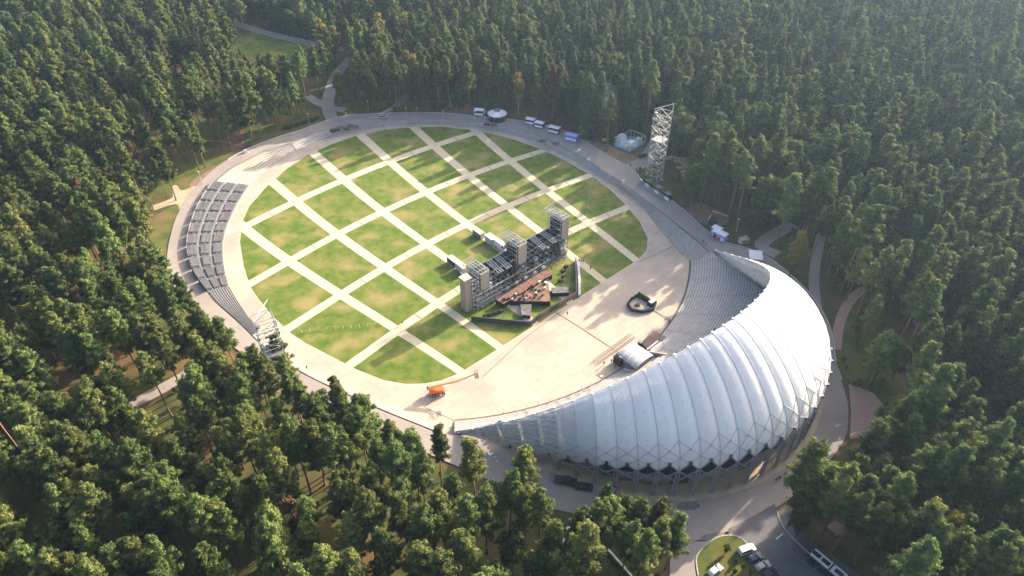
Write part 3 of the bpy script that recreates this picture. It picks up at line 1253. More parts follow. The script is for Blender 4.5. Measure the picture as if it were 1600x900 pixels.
def broad(rng, H=20.0, wid=4.2, start=.25, tall=1.0):
    zs = np.linspace(0, H * .75, 6)
    wob = np.cumsum(rng.normal(size=(6, 2)) * .15, axis=0)
    tr = np.c_[wob - wob[0], zs]
    segs = [(tr, np.interp(zs / H, [0, .75], [.28, .08]))]
    cen, rad, cnt = [], [], []
    cz, hz = H * (start + 1) / 2, H * (1 - start) / 2
    for _ in range(58):
        d = rng.normal(size=3)
        d /= np.linalg.norm(d)
        r = rng.uniform(.45, .95)
        f = d[2] * r
        w = wid * (1 - .25 * max(0, f)) * (.85 if f < -.5 else 1)
        p = np.array([d[0] * w * r, d[1] * w * r, cz + f * hz])
        rr = rng.uniform(.8, 1.45)
        cen.append(p)
        rad.append(rr)
        cnt.append(int(44 * rr))
        if rng.random() < .35:
            b0 = np.array([np.interp(p[2] * .7, tr[:, 2], tr[:, 0]), np.interp(p[2] * .7, tr[:, 2], tr[:, 1]), min(p[2] * .7, H * .74)])
            segs.append((np.array([b0, (b0 + p) / 2 + [0, 0, .2], p]), [.08, .05, .02]))
    return tubes(segs, 5), sprays(rng, np.array(cen), np.array(rad), np.array(cnt), .58, .35, .8, .5)


PROTO = {}


def add_proto(kind, idx, gen, bark, leaf, leaf2=None):
    (tv, tf), (lv, lf) = gen
    tm = tri_mesh('trunk', tv, [tf], [bark])
    cm = tri_mesh('crown', lv, [lf], [leaf])
    jm = tri_mesh('tree', np.r_[tv, lv], [tf, lf + len(tv)], [bark, leaf], np.r_[np.zeros(len(tf)), np.ones(len(lf))])
    PROTO[(kind, idx)] = (tm, cm, jm, float(lv[:, 2].max()))


g = np.random.default_rng(3)
pine_spec = [(25, .47, 3.9, .2), (26, .54, 3.5, -.3), (23, .40, 4.1, 0), (27, .56, 3.7, .3), (22, .36, 3.5, .1), (25, .44, 4.3, -.2), (25, .50, 3.1, .4), (21, .36, 3.7, 0)]
for i, sp in enumerate(pine_spec):
    add_proto('pine', i, pine(g, *sp), 'pine_bark', 'pine_needles')
for i, sp in enumerate([(23, 3.0), (20, 2.8), (25, 3.2)]):
    add_proto('spruce', i, spruce(g, *sp), 'grey_bark', 'spruce_needles')
for i, sp in enumerate([(19, 4.4, .22), (17, 4.0, .18), (21, 4.2, .3), (15, 3.6, .15)]):
    add_proto('broad', i, broad(g, *sp), 'grey_bark', 'broad_leaves')
for i, sp in enumerate([(21, 2.6, .28), (19, 2.9, .25)]):
    add_proto('birch', i, broad(g, *sp), 'birch_bark', 'birch_leaves')
add_proto('rust', 0, pine(g, 22, .4, 3.0, .2), 'pine_bark', 'rust_needles')
add_proto('gold', 0, pine(g, 19, .38, 3.6, .1), 'pine_bark', 'sunlit_needles')
NPROTO = dict(pine=8, spruce=3, broad=4, birch=2, rust=1, gold=1)

# where trees may stand: outside roads and arena, and not between the camera and what the photo shows clear of trees
CLEAR = [(250, 398), (285, 424), (326, 450), (322, 480), (340, 512), (372, 520), (385, 560), (425, 562), (442, 532), (472, 570), (503, 602), (530, 580), (555, 602), (575, 634),
         (588, 652), (618, 658), (650, 665), (672, 660), (684, 674), (696, 702), (718, 717), (735, 684), (756, 698), (775, 712), (800, 707), (818, 698), (834, 702), (850, 732),
         (852, 790), (862, 798), (898, 796), (905, 788), (925, 778), (936, 755), (948, 768), (980, 758), (1012, 762), (1040, 770), (1049, 802), (1054, 842), (1055, 900), (1056, 960), (1345, 960), (1330, 900),
         (1262, 862), (1216, 806), (1222, 762), (1248, 715), (1292, 692), (1340, 682), (1385, 647), (1366, 615), (1325, 597), (1306, 560), (1297, 520), (1280, 483), (1252, 450), (1227, 423),
         (1192, 392), (1165, 372), (1130, 350), (1100, 338), (1040, 308), (990, 276), (935, 232), (870, 198), (800, 183), (640, 174), (520, 184), (440, 210), (380, 235), (310, 286), (270, 342)]
CLEAR2 = [[(352, 68), (400, 50), (475, 70), (460, 84), (400, 84)], [(388, 40), (470, 60), (500, 68), (496, 76), (460, 70), (384, 50)],
          [(512, 160), (519, 112), (545, 94), (549, 104), (530, 145), (540, 180), (498, 188), (490, 166)],
          [(238, 350), (262, 316), (282, 320), (264, 378), (242, 388)], [(1040, 246), (1082, 246), (1084, 276), (1050, 276)],
          [(955, 205), (1010, 205), (1010, 262), (985, 262), (955, 236)], [(196, 630), (276, 590), (282, 598), (205, 640)],
          [(735, 165), (905, 200), (905, 230), (735, 190)], [(1018, 168), (1045, 168), (1034, 300), (1010, 290)], [(1108, 335), (1172, 362), (1200, 398), (1160, 390), (1105, 372)],
          [(1300, 500), (1312, 478), (1328, 480), (1312, 545)], [(395, 478), (428, 486), (434, 540), (405, 560)]]
def far_line(*p):
    return PX(p, ZR)


PATHS = [('forest_road', far_line((300, 12), (388, 43), (470, 64), (560, 80), (640, 92)), 6.5, 'asphalt'),
         ('forest_path', far_line((520, 188), (512, 160), (524, 120), (540, 100), (555, 84)), 6.0, 'asphalt'),
         ('forest_path', far_line((-20, 722), (60, 690), (195, 636), (275, 594), (300, 575), (345, 525)), 4.0, 'asphalt'),
         ('forest_path', far_line((655, 850), (690, 880), (740, 905), (800, 930)), 3.0, 'brick_red'),
         ('forest_path', far_line((1276, 482), (1272, 440), (1276, 400), (1286, 360), (1300, 325)), 3.4, 'asphalt'),
         ('forest_path', far_line((1306, 545), (1312, 505), (1325, 475), (1345, 455), (1380, 440)), 3.0, 'brick_red'),
         ('forest_path', far_line((1425, 600), (1440, 565), (1450, 530), (1440, 500)), 6.0, 'asphalt_dark'),
         ('forest_path', far_line((985, 262), (1003, 254), (1020, 235), (1034, 210)), 7.0, 'asphalt'),
         ('forest_path', far_line((600, 178), (625, 160), (640, 140)), 4.0, 'asphalt_dark'),
         ('forest_path', far_line((1215, 398), (1190, 380), (1240, 350)), 5.0, 'asphalt'),
         ('forest_path', far_line((380, 230), (340, 220), (290, 222)), 1.8, 'dirt'),
         ('forest_path', far_line((540, 172), (510, 166), (480, 150)), 5.0, 'asphalt'),
         ('forest_path', far_line((1480, 640), (1530, 700), (1600, 760)), 6.0, 'asphalt_dark'),
         ('forest_path', far_line((1300, 830), (1340, 790), (1350, 760), (1380, 700)), 3.0, 'brick_red'),
         ('forest_path', far_line((1510, 830), (1540, 880), (1560, 920)), 4.0, 'brick_red')]
PZ = 0
for nm, ln, w, mt in PATHS:
    o = MB().ribbon(smooth(ln, 6), w, ZR - .10 + .004 * PZ).build(nm, mt)
    PZ += 1
    o['kind'] = 'structure'
LOT_P = LOT = PX([(1138, 826), (1180, 805), (1210, 787), (1216, 800), (1222, 815), (1232, 832), (1262, 862), (1300, 893), (1345, 930), (1345, 980), (1150, 980), (1085, 940), (1140, 850)], ZR)
LOT2 = PX([(1050, 846), (1150, 830), (1150, 960), (1050, 960)], ZR)

R1 = lambda P: radial_at(P)


def off_road(P):
    d = P - CEN
    a = np.degrees(np.arctan2(d[:, 1], d[:, 0])) % 360
    rr = np.interp(a, np.arange(361), np.r_[r1, r1[0]])
    ok = np.hypot(*d.T) > rr + 1.6
    for nm, ln, w, mt in PATHS:
        ok &= dist_line(P, ln) > w / 2 + .5
    ok &= ~inpoly(P, LOT) & ~inpoly(P, LOT2)
    for poly in ([(1322, 598), (1366, 615), (1388, 642), (1372, 678), (1326, 684)], [(352, 68), (400, 48), (480, 70), (460, 90), (395, 92)]):
        ok &= ~inpoly(P, PX(poly, ZR))
    return ok


sp = 5.7
jx, jy = np.meshgrid(np.arange(-400, 440, sp), np.arange(52, 540, sp))
pts = np.c_[jx.ravel(), jy.ravel()] + RNG.uniform(-.48, .48, (jx.size, 2)) * sp
pts = pts[np.abs(pts[:, 0]) < pts[:, 1] * .73 + 85]
pts = pts[off_road(pts)]
# tree kind by stand
pp = px(np.c_[pts, np.full(len(pts), 14.0)])
nz = lambda P, s, o: np.sin(P[:, 0] / s + o) * np.cos(P[:, 1] / s * 1.3 + o * 2) + .5 * np.sin(P[:, 0] / s * 2.3 + P[:, 1] / s * 1.7 + o)
rnd = RNG.random(len(pts))
kind = np.full(len(pts), 'pine', object)
u, v = pp[:, 0], pp[:, 1]
decid = ((u > 560) & (u < 860) & (v < 75)) | ((u > 380) & (u < 620) & (v < 40))
kind[decid & (rnd < .62)] = 'broad'
mixd = (u > 1040) & (u < 1330) & (v > 120) & (v < 330)
kind[mixd & (rnd < .30)] = 'broad'
far_r = (u > 860) & (v < 260) & ~mixd
kind[far_r & (rnd < .34)] = 'spruce'
kind[(u > 1300) & (v > 480) & (rnd < .22)] = 'broad'
kind[(u > 600) & (u < 900) & (v > 780) & (rnd < .14)] = 'broad'
kind[(u < 500) & (v < 200) & (rnd < .05)] = 'spruce'
kind[(u > 480) & (u < 700) & (v > 50) & (v < 150) & (rnd > .86)] = 'birch'
kind[(kind == 'pine') & (rnd < .055)] = 'broad'
kind[(rnd > .9925)] = 'birch'
kind[(rnd > .985) & (rnd < .989)] = 'rust'
dens = np.where(u < 520, .90, .96)
edge = (u < 420) & (v > 90) & (v < 330) & (u > 150)
dens = np.where(edge, .55, dens)
keep = RNG.random(len(pts)) < dens
keep &= ~((nz(pts, 9, 1) > 1.05) & (RNG.random(len(pts)) < .7))
pts, kind = pts[keep], kind[keep]
scl = RNG.choice([.72, .88, .96, 1.04, 1.14], len(pts), p=[.1, .2, .3, .27, .13]) * RNG.uniform(.93, 1.07, len(pts)) * np.where(pp[keep][:, 0] > 1000, 1.08, 1.0)
idx = np.array([RNG.integers(NPROTO[k]) for k in kind])
rot = RNG.uniform(0, 6.283, len(pts))
# explicit trees seen standing alone
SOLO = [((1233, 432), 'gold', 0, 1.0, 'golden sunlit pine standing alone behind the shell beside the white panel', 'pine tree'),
        ((1335, 345), 'birch', 0, 1.05, 'yellow-topped birch among dark pines beyond the shell', 'birch tree'),
        ((610, 150), 'birch', 1, 1.05, 'pale yellow birch at the forest edge above the arena lawn', 'birch tree'),
        ((508, 96), 'birch', 0, 1.15, 'tall pale poplar-like tree beside the far forest road', 'birch tree'),
        ((533, 160), 'birch', 1, .85, 'slender yellowing birch beside the path joining the ring road', 'birch tree'),
        ((1120, 215), 'rust', 0, .9, 'reddish-brown dying pine among broadleaf trees behind the lattice tower', 'pine tree'),
        ((1470, 345), 'rust', 0, .95, 'brown dead-topped pine in the dark forest beyond the shell', 'pine tree'),
        ((548, 690), 'pine', 4, 1.0, 'tall dark pine rising in front of the sunlit lower ring path', 'pine tree'),
        ((455, 615), 'pine', 2, 1.0, 'bushy pine standing in front of the foot of the shaded lattice tower', 'pine tree'),
        ((372, 585), 'pine', 0, .9, 'pine with a slim crown just before the striped steps', 'pine tree'),
        ((938, 830), 'pine', 6, .72, 'slim young pine poking up before the shell columns', 'pine tree'),
        ((438, 652), 'pine', 5, .95, 'broad pine covering the foot of the lattice tower near the steps', 'pine tree'),
        ((418, 632), 'pine', 1, .9, 'pine just beside the lattice tower foot, toward the bleachers', 'pine tree'),
        ((475, 668), 'pine', 7, 1.0, 'bushy pine between the lattice tower and the tall dark pine', 'pine tree'),
        ((1243, 838), 'broad', 0, 0.95, 'shaded dark tree nearest the white bay line', 'broadleaf tree'),
        ((1262, 850), 'pine', 1, 1.0, 'shaded dark tree above the parked bus', 'pine tree'),
        ((1257, 820), 'pine', 2, 1.0, 'shaded dark tree closest to the group of people', 'pine tree'),
        ((1285, 835), 'pine', 3, 1.0, 'shaded dark tree between bus and brick path', 'pine tree'),
        ((1302, 800), 'pine', 4, 1.0, 'shaded dark tree beside the brick path bend', 'pine tree'),
        ((1276, 787), 'broad', 1, 0.95, 'shaded dark tree nearest the shell columns', 'broadleaf tree'),
        ((1322, 770), 'pine', 6, 1.0, 'shaded dark tree across the road from the brick paving', 'pine tree'),
        ((1342, 800), 'pine', 7, 1.0, 'shaded dark tree deep behind the brick path', 'pine tree'),
        ((1312, 845), 'pine', 0, 1.0, 'shaded dark tree just behind the bus front', 'pine tree'),
        ((1290, 872), 'pine', 1, 1.0, 'shaded dark tree directly beside the bus', 'pine tree'),
        ((1332, 880), 'pine', 2, 1.0, 'shaded dark tree behind the bus at the bottom edge', 'pine tree'),
        ((1362, 850), 'pine', 3, 1.0, 'shaded dark tree in the thicket behind the bus', 'pine tree'),
        ((1347, 742), 'pine', 4, 1.0, 'shaded dark tree at the corner of the brick paving', 'pine tree'),
        ((1378, 722), 'pine', 5, 1.0, 'shaded dark tree behind the brick paving', 'pine tree'),
        ((700, 872), 'pine', 5, 1.0, 'broad pine on the near side of the red path', 'pine tree'),
        ((742, 884), 'pine', 3, 1.0, 'tall pine at the bottom edge beside the end of the red path', 'pine tree'),
        ((795, 832), 'pine', 1, 0.95, 'pine halfway between the shell tail and the low pale wall', 'pine tree'),
        ((862, 906), 'pine', 2, 1.0, 'bushy pine at the bottom edge right by the low pale wall', 'pine tree'),
        ((640, 872), 'pine', 0, 1.0, 'tall pine at the near bend of the red path', 'pine tree'),
        ((602, 832), 'pine', 5, 1.0, 'broad pine on sunlit grass below the lower ring road', 'pine tree'),
        ((1312, 352), 'birch', 1, 1.0, 'yellow-green birch beside the yellow-topped birch beyond the shell', 'birch tree'),
        ((1352, 332), 'birch', 0, 0.9, 'smaller yellowing birch farther into the forest beyond the shell', 'birch tree'),
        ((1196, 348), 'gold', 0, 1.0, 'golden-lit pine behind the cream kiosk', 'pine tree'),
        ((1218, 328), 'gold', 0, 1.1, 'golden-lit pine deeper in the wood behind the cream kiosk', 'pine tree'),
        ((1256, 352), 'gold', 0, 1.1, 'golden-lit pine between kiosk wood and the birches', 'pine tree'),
        ((640, 140), 'birch', 0, 1.0, 'yellowing birch in the edge row above the far stair', 'birch tree'),
        ((588, 138), 'birch', 1, 0.95, 'yellowing birch nearest the path junction in the edge row', 'birch tree'),
        ((1337, 547), 'pine', 6, 0.85, 'slim pine right behind the shell roof edge by the brick path', 'pine tree'),
        ((1415, 607), 'pine', 5, 1.05, 'large pine behind the brick paving with a dark leaning trunk', 'pine tree'),
        ((1440, 616), 'pine', 3, 1.0, 'tall pine next to the dark asphalt patch behind the brick paving', 'pine tree'),
        ((1395, 592), 'broad', 1, 0.75, 'dark round bushy tree on the verge behind the brick paving', 'broadleaf tree'),
        ((1368, 577), 'broad', 3, 0.7, 'dark round bushy tree on the verge nearest the shell', 'broadleaf tree'),
        ((1322, 470), 'pine', 2, 0.95, 'pine with bare trunks beside the path behind the shell', 'pine tree'),
        ((742, 788), 'pine', 0, 1.0, 'tall pine whose tip touches the lattice tail of the shell', 'pine tree'),
        ((822, 802), 'pine', 5, 0.98, 'broad pine in front of the lattice tail of the shell', 'pine tree'),
        ((690, 760), 'pine', 6, 0.9, 'slim pine beside the paved corner at the shell tail', 'pine tree'),
        ((636, 758), 'pine', 4, 0.95, 'pine overlapping the lower ring road below the boom lift', 'pine tree'),
        ((715, 835), 'pine', 2, 1.0, 'bushy pine below the shell tail, beside the red path', 'pine tree'),
        ((770, 840), 'pine', 7, 1.0, 'rounded pine between the red path and the low pale wall', 'pine tree'),
        ((665, 810), 'pine', 1, 1.0, 'tall pine above the start of the red path', 'pine tree'),
        ((845, 868), 'pine', 3, 0.95, 'pine beside the low pale wall at the bottom edge', 'pine tree'),
        ((800, 890), 'broad', 0, 0.8, 'dark broadleaf tree at the bottom edge near the red path', 'broadleaf tree'),
        ((905, 893), 'pine', 5, 0.95, 'pine between the two white-topped walls, near their corner', 'pine tree'),
        ((946, 872), 'pine', 0, 0.95, 'pine whose tip nears the pickup under the shell', 'pine tree'),
        ((985, 872), 'pine', 2, 1.0, 'bushy pine in the middle of the clump before the shell', 'pine tree'),
        ((1018, 872), 'pine', 7, 1.05, 'rounded pine in the clump before the shell columns', 'pine tree'),
        ((1040, 888), 'pine', 4, 1.0, 'outermost pine of the clump beside the access road', 'pine tree'),
        ((965, 910), 'pine', 1, 0.95, 'pine low in the clump beside the sloping white-topped wall', 'pine tree'),
        ((1010, 915), 'pine', 6, 1.0, 'slim pine low in the clump near the access road', 'pine tree'),
        ((1262, 412), 'pine', 1, 0.95, 'pine just behind the golden pine, toward the forest', 'pine tree'),
        ((1300, 442), 'pine', 4, 1.0, 'pine close behind the highest part of the shell roof', 'pine tree'),
        ((1292, 402), 'pine', 0, 1.0, 'pine between the golden pine and the yellow-topped birch', 'pine tree'),
        ((1320, 414), 'pine', 5, 1.0, 'broad pine in the first row behind the shell roof', 'pine tree'),
        ((1342, 440), 'pine', 2, 1.0, 'bushy pine in the second row behind the shell roof', 'pine tree'),
        ((1350, 492), 'pine', 3, 1.0, 'tall pine behind the curve of the reddish path', 'pine tree'),
        ((1348, 522), 'pine', 7, 0.95, 'rounded pine between the reddish path and the verge', 'pine tree'),
        ((1250, 388), 'pine', 6, 0.9, 'slim pine behind the square white canopy', 'pine tree'),
        ((1303, 368), 'pine', 1, 1.0, 'pine standing over the end of the grey path behind the shell', 'pine tree'),
        ((1134, 864), 'broad', 0, 0.2, 'dark round bush in the middle of the grass island', 'bush'),
        ((1150, 879), 'broad', 1, 0.13, 'low brown-green bush beside the blue car on the island', 'bush'),
        ((1160, 890), 'broad', 2, 0.15, 'low bush beside the grey car on the island', 'bush'),
        ((1147, 896), 'broad', 3, 0.16, 'low bush at the bottom edge of the island', 'bush'),
        ((1172, 898), 'broad', 0, 0.13, 'small bush beside the last dark car', 'bush')]
solo_xy = np.array([xy(*s[0], ZR) for s in SOLO])
ok = np.ones(len(pts), bool)
for p in solo_xy:
    ok &= np.hypot(*(pts - p).T) > 3.6
# sight-line test
hts = np.array([PROTO[(k, i)][3] for k, i in zip(kind, idx)]) * scl
lat_ = np.array([-1, 0, 1])


def is_blocked(P, hh):
    bl_ = np.zeros(len(P), bool)
    for f, w in ((0.02, 0), (.25, 0), (.5, 1.3), (.65, 1.6), (.8, 1.2), (.92, 0)):
        for s_ in lat_:
            q = px(np.c_[P[:, 0] + s_ * w, P[:, 1], ZR + hh * f])
            b = inpoly(q, CLEAR)
            for poly in CLEAR2:
                b |= inpoly(q, poly)
            bl_ |= b
    return bl_


blocked = is_blocked(pts, hts)
# trees that would hide the arena step back towards the viewer until the sight-line is free
for _try in range(5):
    bi_ = np.where(blocked & ok)[0]
    if not len(bi_):
        break
    cand = pts[bi_] + np.c_[RNG.uniform(-2.5, 2.5, len(bi_)), RNG.uniform(-5.0, -.5, len(bi_))]
    good = off_road(cand) & ~is_blocked(cand, hts[bi_])
    for n_, c_, g_ in zip(bi_, cand, good):
        if g_:
            oth = pts[~blocked & ok]
            if np.min(np.hypot(*(oth - c_).T)) > 4.2:
                pts[n_] = c_
                blocked[n_] = False
ok &= ~blocked
pts, kind, idx, scl, rot, hts = pts[ok], kind[ok], idx[ok], scl[ok], rot[ok], hts[ok]
print('trees', len(pts), {k: int((kind == k).sum()) for k in set(kind)})

# individuals: those that show largest
q = px(np.c_[pts, ZR + hts * .85])
inview = (q[:, 0] > 3) & (q[:, 0] < 1597) & (q[:, 1] > 3) & (q[:, 1] < 897)
depth = (np.c_[pts, np.full(len(pts), 18.0)] - _C) @ _FW
size = np.where(inview, hts / depth, 0)
solo_flag = np.zeros(len(pts), bool)
for k in set(kind):
    m = np.where((kind == k) & inview)[0]
    lim = 285 if k == 'pine' else 290
    m = m[np.argsort(-size[m])][:lim]
    solo_flag[m] = True
UN = ['zero', 'one', 'two', 'three', 'four', 'five', 'six', 'seven', 'eight', 'nine', 'ten', 'eleven', 'twelve', 'thirteen', 'fourteen', 'fifteen', 'sixteen', 'seventeen', 'eighteen', 'nineteen']
TEN = ['', '', 'twenty', 'thirty', 'forty', 'fifty', 'sixty', 'seventy', 'eighty', 'ninety']


def num(n):
    n = max(0, min(99, int(n)))
    return UN[n] if n < 20 else TEN[n // 10] + ('-' + UN[n % 10] if n % 10 else '')


NAMES = dict(pine=('pine_tree', 'pine tree', 'green pine'), spruce=('spruce_tree', 'spruce tree', 'conical spruce'), broad=('broadleaf_tree', 'broadleaf tree', 'broadleaf tree'),
             birch=('birch_tree', 'birch tree', 'yellowish birch'), rust=('pine_tree', 'pine tree', 'rust-brown pine'), gold=('pine_tree', 'pine tree', 'golden pine'))
GRP = dict(pine='pines of the forest', rust='pines of the forest', gold='pines of the forest', spruce='spruces of the forest', broad='broadleaf trees of the forest', birch='birches of the forest')
used_labels = set()


def put_tree(x, y, k, i, s, r, label, cat, name, group):
    root = bpy.data.objects.new(name, None)
    COL.objects.link(root)
    root.location = (x, y, ZR - .26)
    root.rotation_euler = (0, 0, r)
    root.scale = (s, s, s)
    tag(root, label, cat, group)
    for pn, me_ in (('trunk', PROTO[(k, i)][0]), ('crown', PROTO[(k, i)][1])):
        o = bpy.data.objects.new(pn, me_)
        COL.objects.link(o)
        o.parent = root
    return root


for n in np.where(solo_flag)[0]:
    k = kind[n]
    nm, cat, word = NAMES[k]
    cx_, cy_ = px([pts[n, 0], pts[n, 1], ZR + hts[n]])[0]
    ax, ay = cx_ / 16, cy_ / 9
    sz = 'tall ' if hts[n] > 24.5 else ('short ' if hts[n] < 20 else '')
    hx = round(ax * 2) / 2
    tries = []
    for dx in (0, .5, -.5):
        for dy in (0, 1, -1):
            xx = max(0, hx + dx)
            tries.append(f"{sz}{word}, tip {num(int(xx))}{' and a half' if xx % 1 else ''} percent across, {num(round(ay) + dy)} percent down the photo")
    lab = next((l for l in tries if l not in used_labels), tries[0])
    used_labels.add(lab)
    put_tree(pts[n, 0], pts[n, 1], k, idx[n], scl[n], rot[n], lab, cat, nm, GRP[k])
for (p, k, i, s, lab, cat), w in zip(SOLO, solo_xy):
    put_tree(w[0], w[1], k, i, s, 1.0 + i, lab, cat, NAMES[k][0] if cat != 'bush' else 'bush', None)

# the rest of the forest reads as one mass
rest = ~solo_flag
order = [key for key in PROTO]
src = bpy.data.collections.new('forest_sources')
for key in order:
    o = bpy.data.objects.new('s%02d' % order.index(key), PROTO[key][2])
    src.objects.link(o)
me = bpy.data.meshes.new('forest')
me.from_pydata([(x, y, ZR - .26) for x, y in pts[rest]], [], [])
for nm_, dat, tp in (('pick', [order.index((k, i)) for k, i in zip(kind[rest], idx[rest])], 'INT'), ('turn', rot[rest], 'FLOAT'), ('size', scl[rest], 'FLOAT')):
    at_ = me.attributes.new(nm_, tp, 'POINT')
    at_.data.foreach_set('value', np.asarray(dat, np.int32 if tp == 'INT' else np.float32))
forest = bpy.data.objects.new('forest', me)
COL.objects.link(forest)
tag(forest, 'mass of pines stretching away around the arena', 'forest', kind='stuff')
ng = bpy.data.node_groups.new('forest_scatter', 'GeometryNodeTree')
ng.interface.new_socket('Geometry', in_out='INPUT', socket_type='NodeSocketGeometry')
ng.interface.new_socket('Geometry', in_out='OUTPUT', socket_type='NodeSocketGeometry')
N, Lk = ng.nodes, ng.links
gi, go = N.new('NodeGroupInput'), N.new('NodeGroupOutput')
m2p = N.new('GeometryNodeMeshToPoints')
ci = N.new('GeometryNodeCollectionInfo')
ci.inputs[0].default_value = src
ci.inputs['Separate Children'].default_value = True
ci.inputs['Reset Children'].default_value = True
iop = N.new('GeometryNodeInstanceOnPoints')
iop.inputs['Pick Instance'].default_value = True


def attr(nm_, tp):
    a = N.new('GeometryNodeInputNamedAttribute')
    a.data_type = tp
    a.inputs[0].default_value = nm_
    return next(s for s in a.outputs if s.enabled and s.name == 'Attribute')


cx = N.new('ShaderNodeCombineXYZ')
Lk.new(attr('turn', 'FLOAT'), cx.inputs[2])
e2r = N.new('FunctionNodeEulerToRotation')
Lk.new(cx.outputs[0], e2r.inputs[0])
Lk.new(gi.outputs[0], m2p.inputs[0])
Lk.new(m2p.outputs[0], iop.inputs['Points'])
Lk.new(ci.outputs[0], iop.inputs['Instance'])
Lk.new(attr('pick', 'INT'), iop.inputs['Instance Index'])
Lk.new(e2r.outputs[0], iop.inputs['Rotation'])
cs = N.new('ShaderNodeCombineXYZ')
sz_ = attr('size', 'FLOAT')
for q_ in range(3):
    Lk.new(sz_, cs.inputs[q_])
Lk.new(cs.outputs[0], iop.inputs['Scale'])
Lk.new(iop.outputs[0], go.inputs[0])
md = forest.modifiers.new('scatter', 'NODES')
md.node_group = ng

# undergrowth: low shrubs and saplings under the trees, nobody could count them
ux = np.c_[RNG.uniform(-330, 340, 9000), RNG.uniform(60, 470, 9000)]
ux = ux[np.abs(ux[:, 0]) < ux[:, 1] * .73 + 40]
ux = ux[off_road(ux)]
_b0 = np.zeros(len(ux), bool)
_q0 = px(np.c_[ux, np.full(len(ux), ZR + 1.5)])
for poly in [CLEAR] + CLEAR2:
    _b0 |= inpoly(_q0, poly)
_b0 |= (nz(ux, 14, 2) > .25) & (RNG.random(len(ux)) < .8)
_b0 |= (_q0[:, 0] > 180) & (_q0[:, 0] < 500) & (_q0[:, 1] > 150) & (_q0[:, 1] < 410)
ux = ux[~_b0]
me = bpy.data.meshes.new('undergrowth')
me.from_pydata([(x, y, ZR - .5) for x, y in ux], [], [])
nsh = len(ux)
for nm_, dat, tp in (('pick', [order.index(('broad', int(i_))) for i_ in RNG.integers(0, 4, nsh)], 'INT'), ('turn', RNG.uniform(0, 6.28, nsh), 'FLOAT'), ('size', RNG.uniform(.07, .24, nsh), 'FLOAT')):
    at_ = me.attributes.new(nm_, tp, 'POINT')
    at_.data.foreach_set('value', np.asarray(dat, np.int32 if tp == 'INT' else np.float32))
und = bpy.data.objects.new('undergrowth', me)
COL.objects.link(und)
tag(und, 'low green shrubs and saplings on the forest floor', 'undergrowth', kind='stuff')
md = und.modifiers.new('scatter', 'NODES')
md.node_group = ng
# ------------------------------------------------------------------ festival stage on the lawn
A1 = math.radians(42.0)
D1 = np.array([math.cos(A1), math.sin(A1)])
D2 = np.array([math.sin(A1), -math.cos(A1)])
P0 = xy(737, 484)


def SL(x, y, z):
    p = P0 + D1 * x + D2 * y
    return (p[0], p[1], z)


stage = thing('festival_stage', 'scaffold concert stage with three tall screen towers standing on the lawn', 'stage', (*P0, 0))
mat('steel_tower', (.28, .29, .30), (.38, .38, .38), 2, .5, .3)
mat('screen_beige', (.30, .265, .235), (.35, .31, .275), .8, .8)
SLEN, SD, SH = 44.0, 5.5, 11.0
nb = 20
bw = SLEN / nb
for b in range(nb):
    x0, x1 = b * bw, (b + 1) * bw
    H = SH if b > 2 else 9.0
    mb = MB()
    lev = np.arange(2.2, H + .1, 2.2)
    for y in (-SD, -SD / 2, 0):
        mb.bar(SL(x0, y, 0), SL(x0, y, H), .13)
        for z in lev:
            mb.bar(SL(x0, y, z), SL(x1, y, z), .11)
    for z in lev:
        mb.bar(SL(x0, 0, z), SL(x0, -SD, z), .11)
    for q, z in enumerate(np.r_[0, lev[:-1]]):
        za = z + 2.2
        mb.bar(SL(x0, 0, z if (q + b) % 2 else za), SL(x1, 0, za if (q + b) % 2 else z), .09)
        mb.bar(SL(x0, -SD, za if (q + b) % 2 else z), SL(x1, -SD, z if (q + b) % 2 else za), .09)
        mb.bar(SL(x0, 0, z), SL(x0, -SD, za), .09)
    mb.bar(SL(x0, -SD, H), SL(x1, -SD, H), .25)
    mb.build('scaffold_bay', 'steel_tower' if b % 3 else 'steel_grey', stage)
    MB().box(SL((x0 + x1) / 2, -SD * .62, H * .5), (bw, SD * .55, H - 1.0), A1).build('dark_infill', 'black_cloth', stage)  # black volume added so the scaffold interior reads as shaded
    # black masking cloth hung behind and decks inside
    MB().quad([SL(x0, -SD - .1, .2), SL(x1, -SD - .1, .2), SL(x1, -SD - .1, H - .2), SL(x0, -SD - .1, H - .2)]).build('backcloth', 'black_cloth', stage)
    for z in (2.2, 4.4, 6.6):
        if random.random() < .6:
            y0 = -SD + random.choice((0, SD / 2))
            c = SL((x0 + x1) / 2, y0 + SD / 4, z + .1)
            MB().box(c, (bw, SD / 2, .1), A1).build('scaffold_deck', 'black', stage)
            if random.random() < .7:
                MB().box((c[0], c[1], z + .6), (random.uniform(.7, 1.6), random.uniform(.7, 1.4), random.uniform(.6, 1.2)), A1).build('equipment_case', random.choice(['silver_paint', 'dark_paint', 'white_cloth', 'steel_grey']), stage)
MB().box(SL(SLEN / 2, -SD / 2 + .3, 1.0), (SLEN - .6, SD - .8, 1.9), A1).build('stage_base', 'black_cloth', stage)


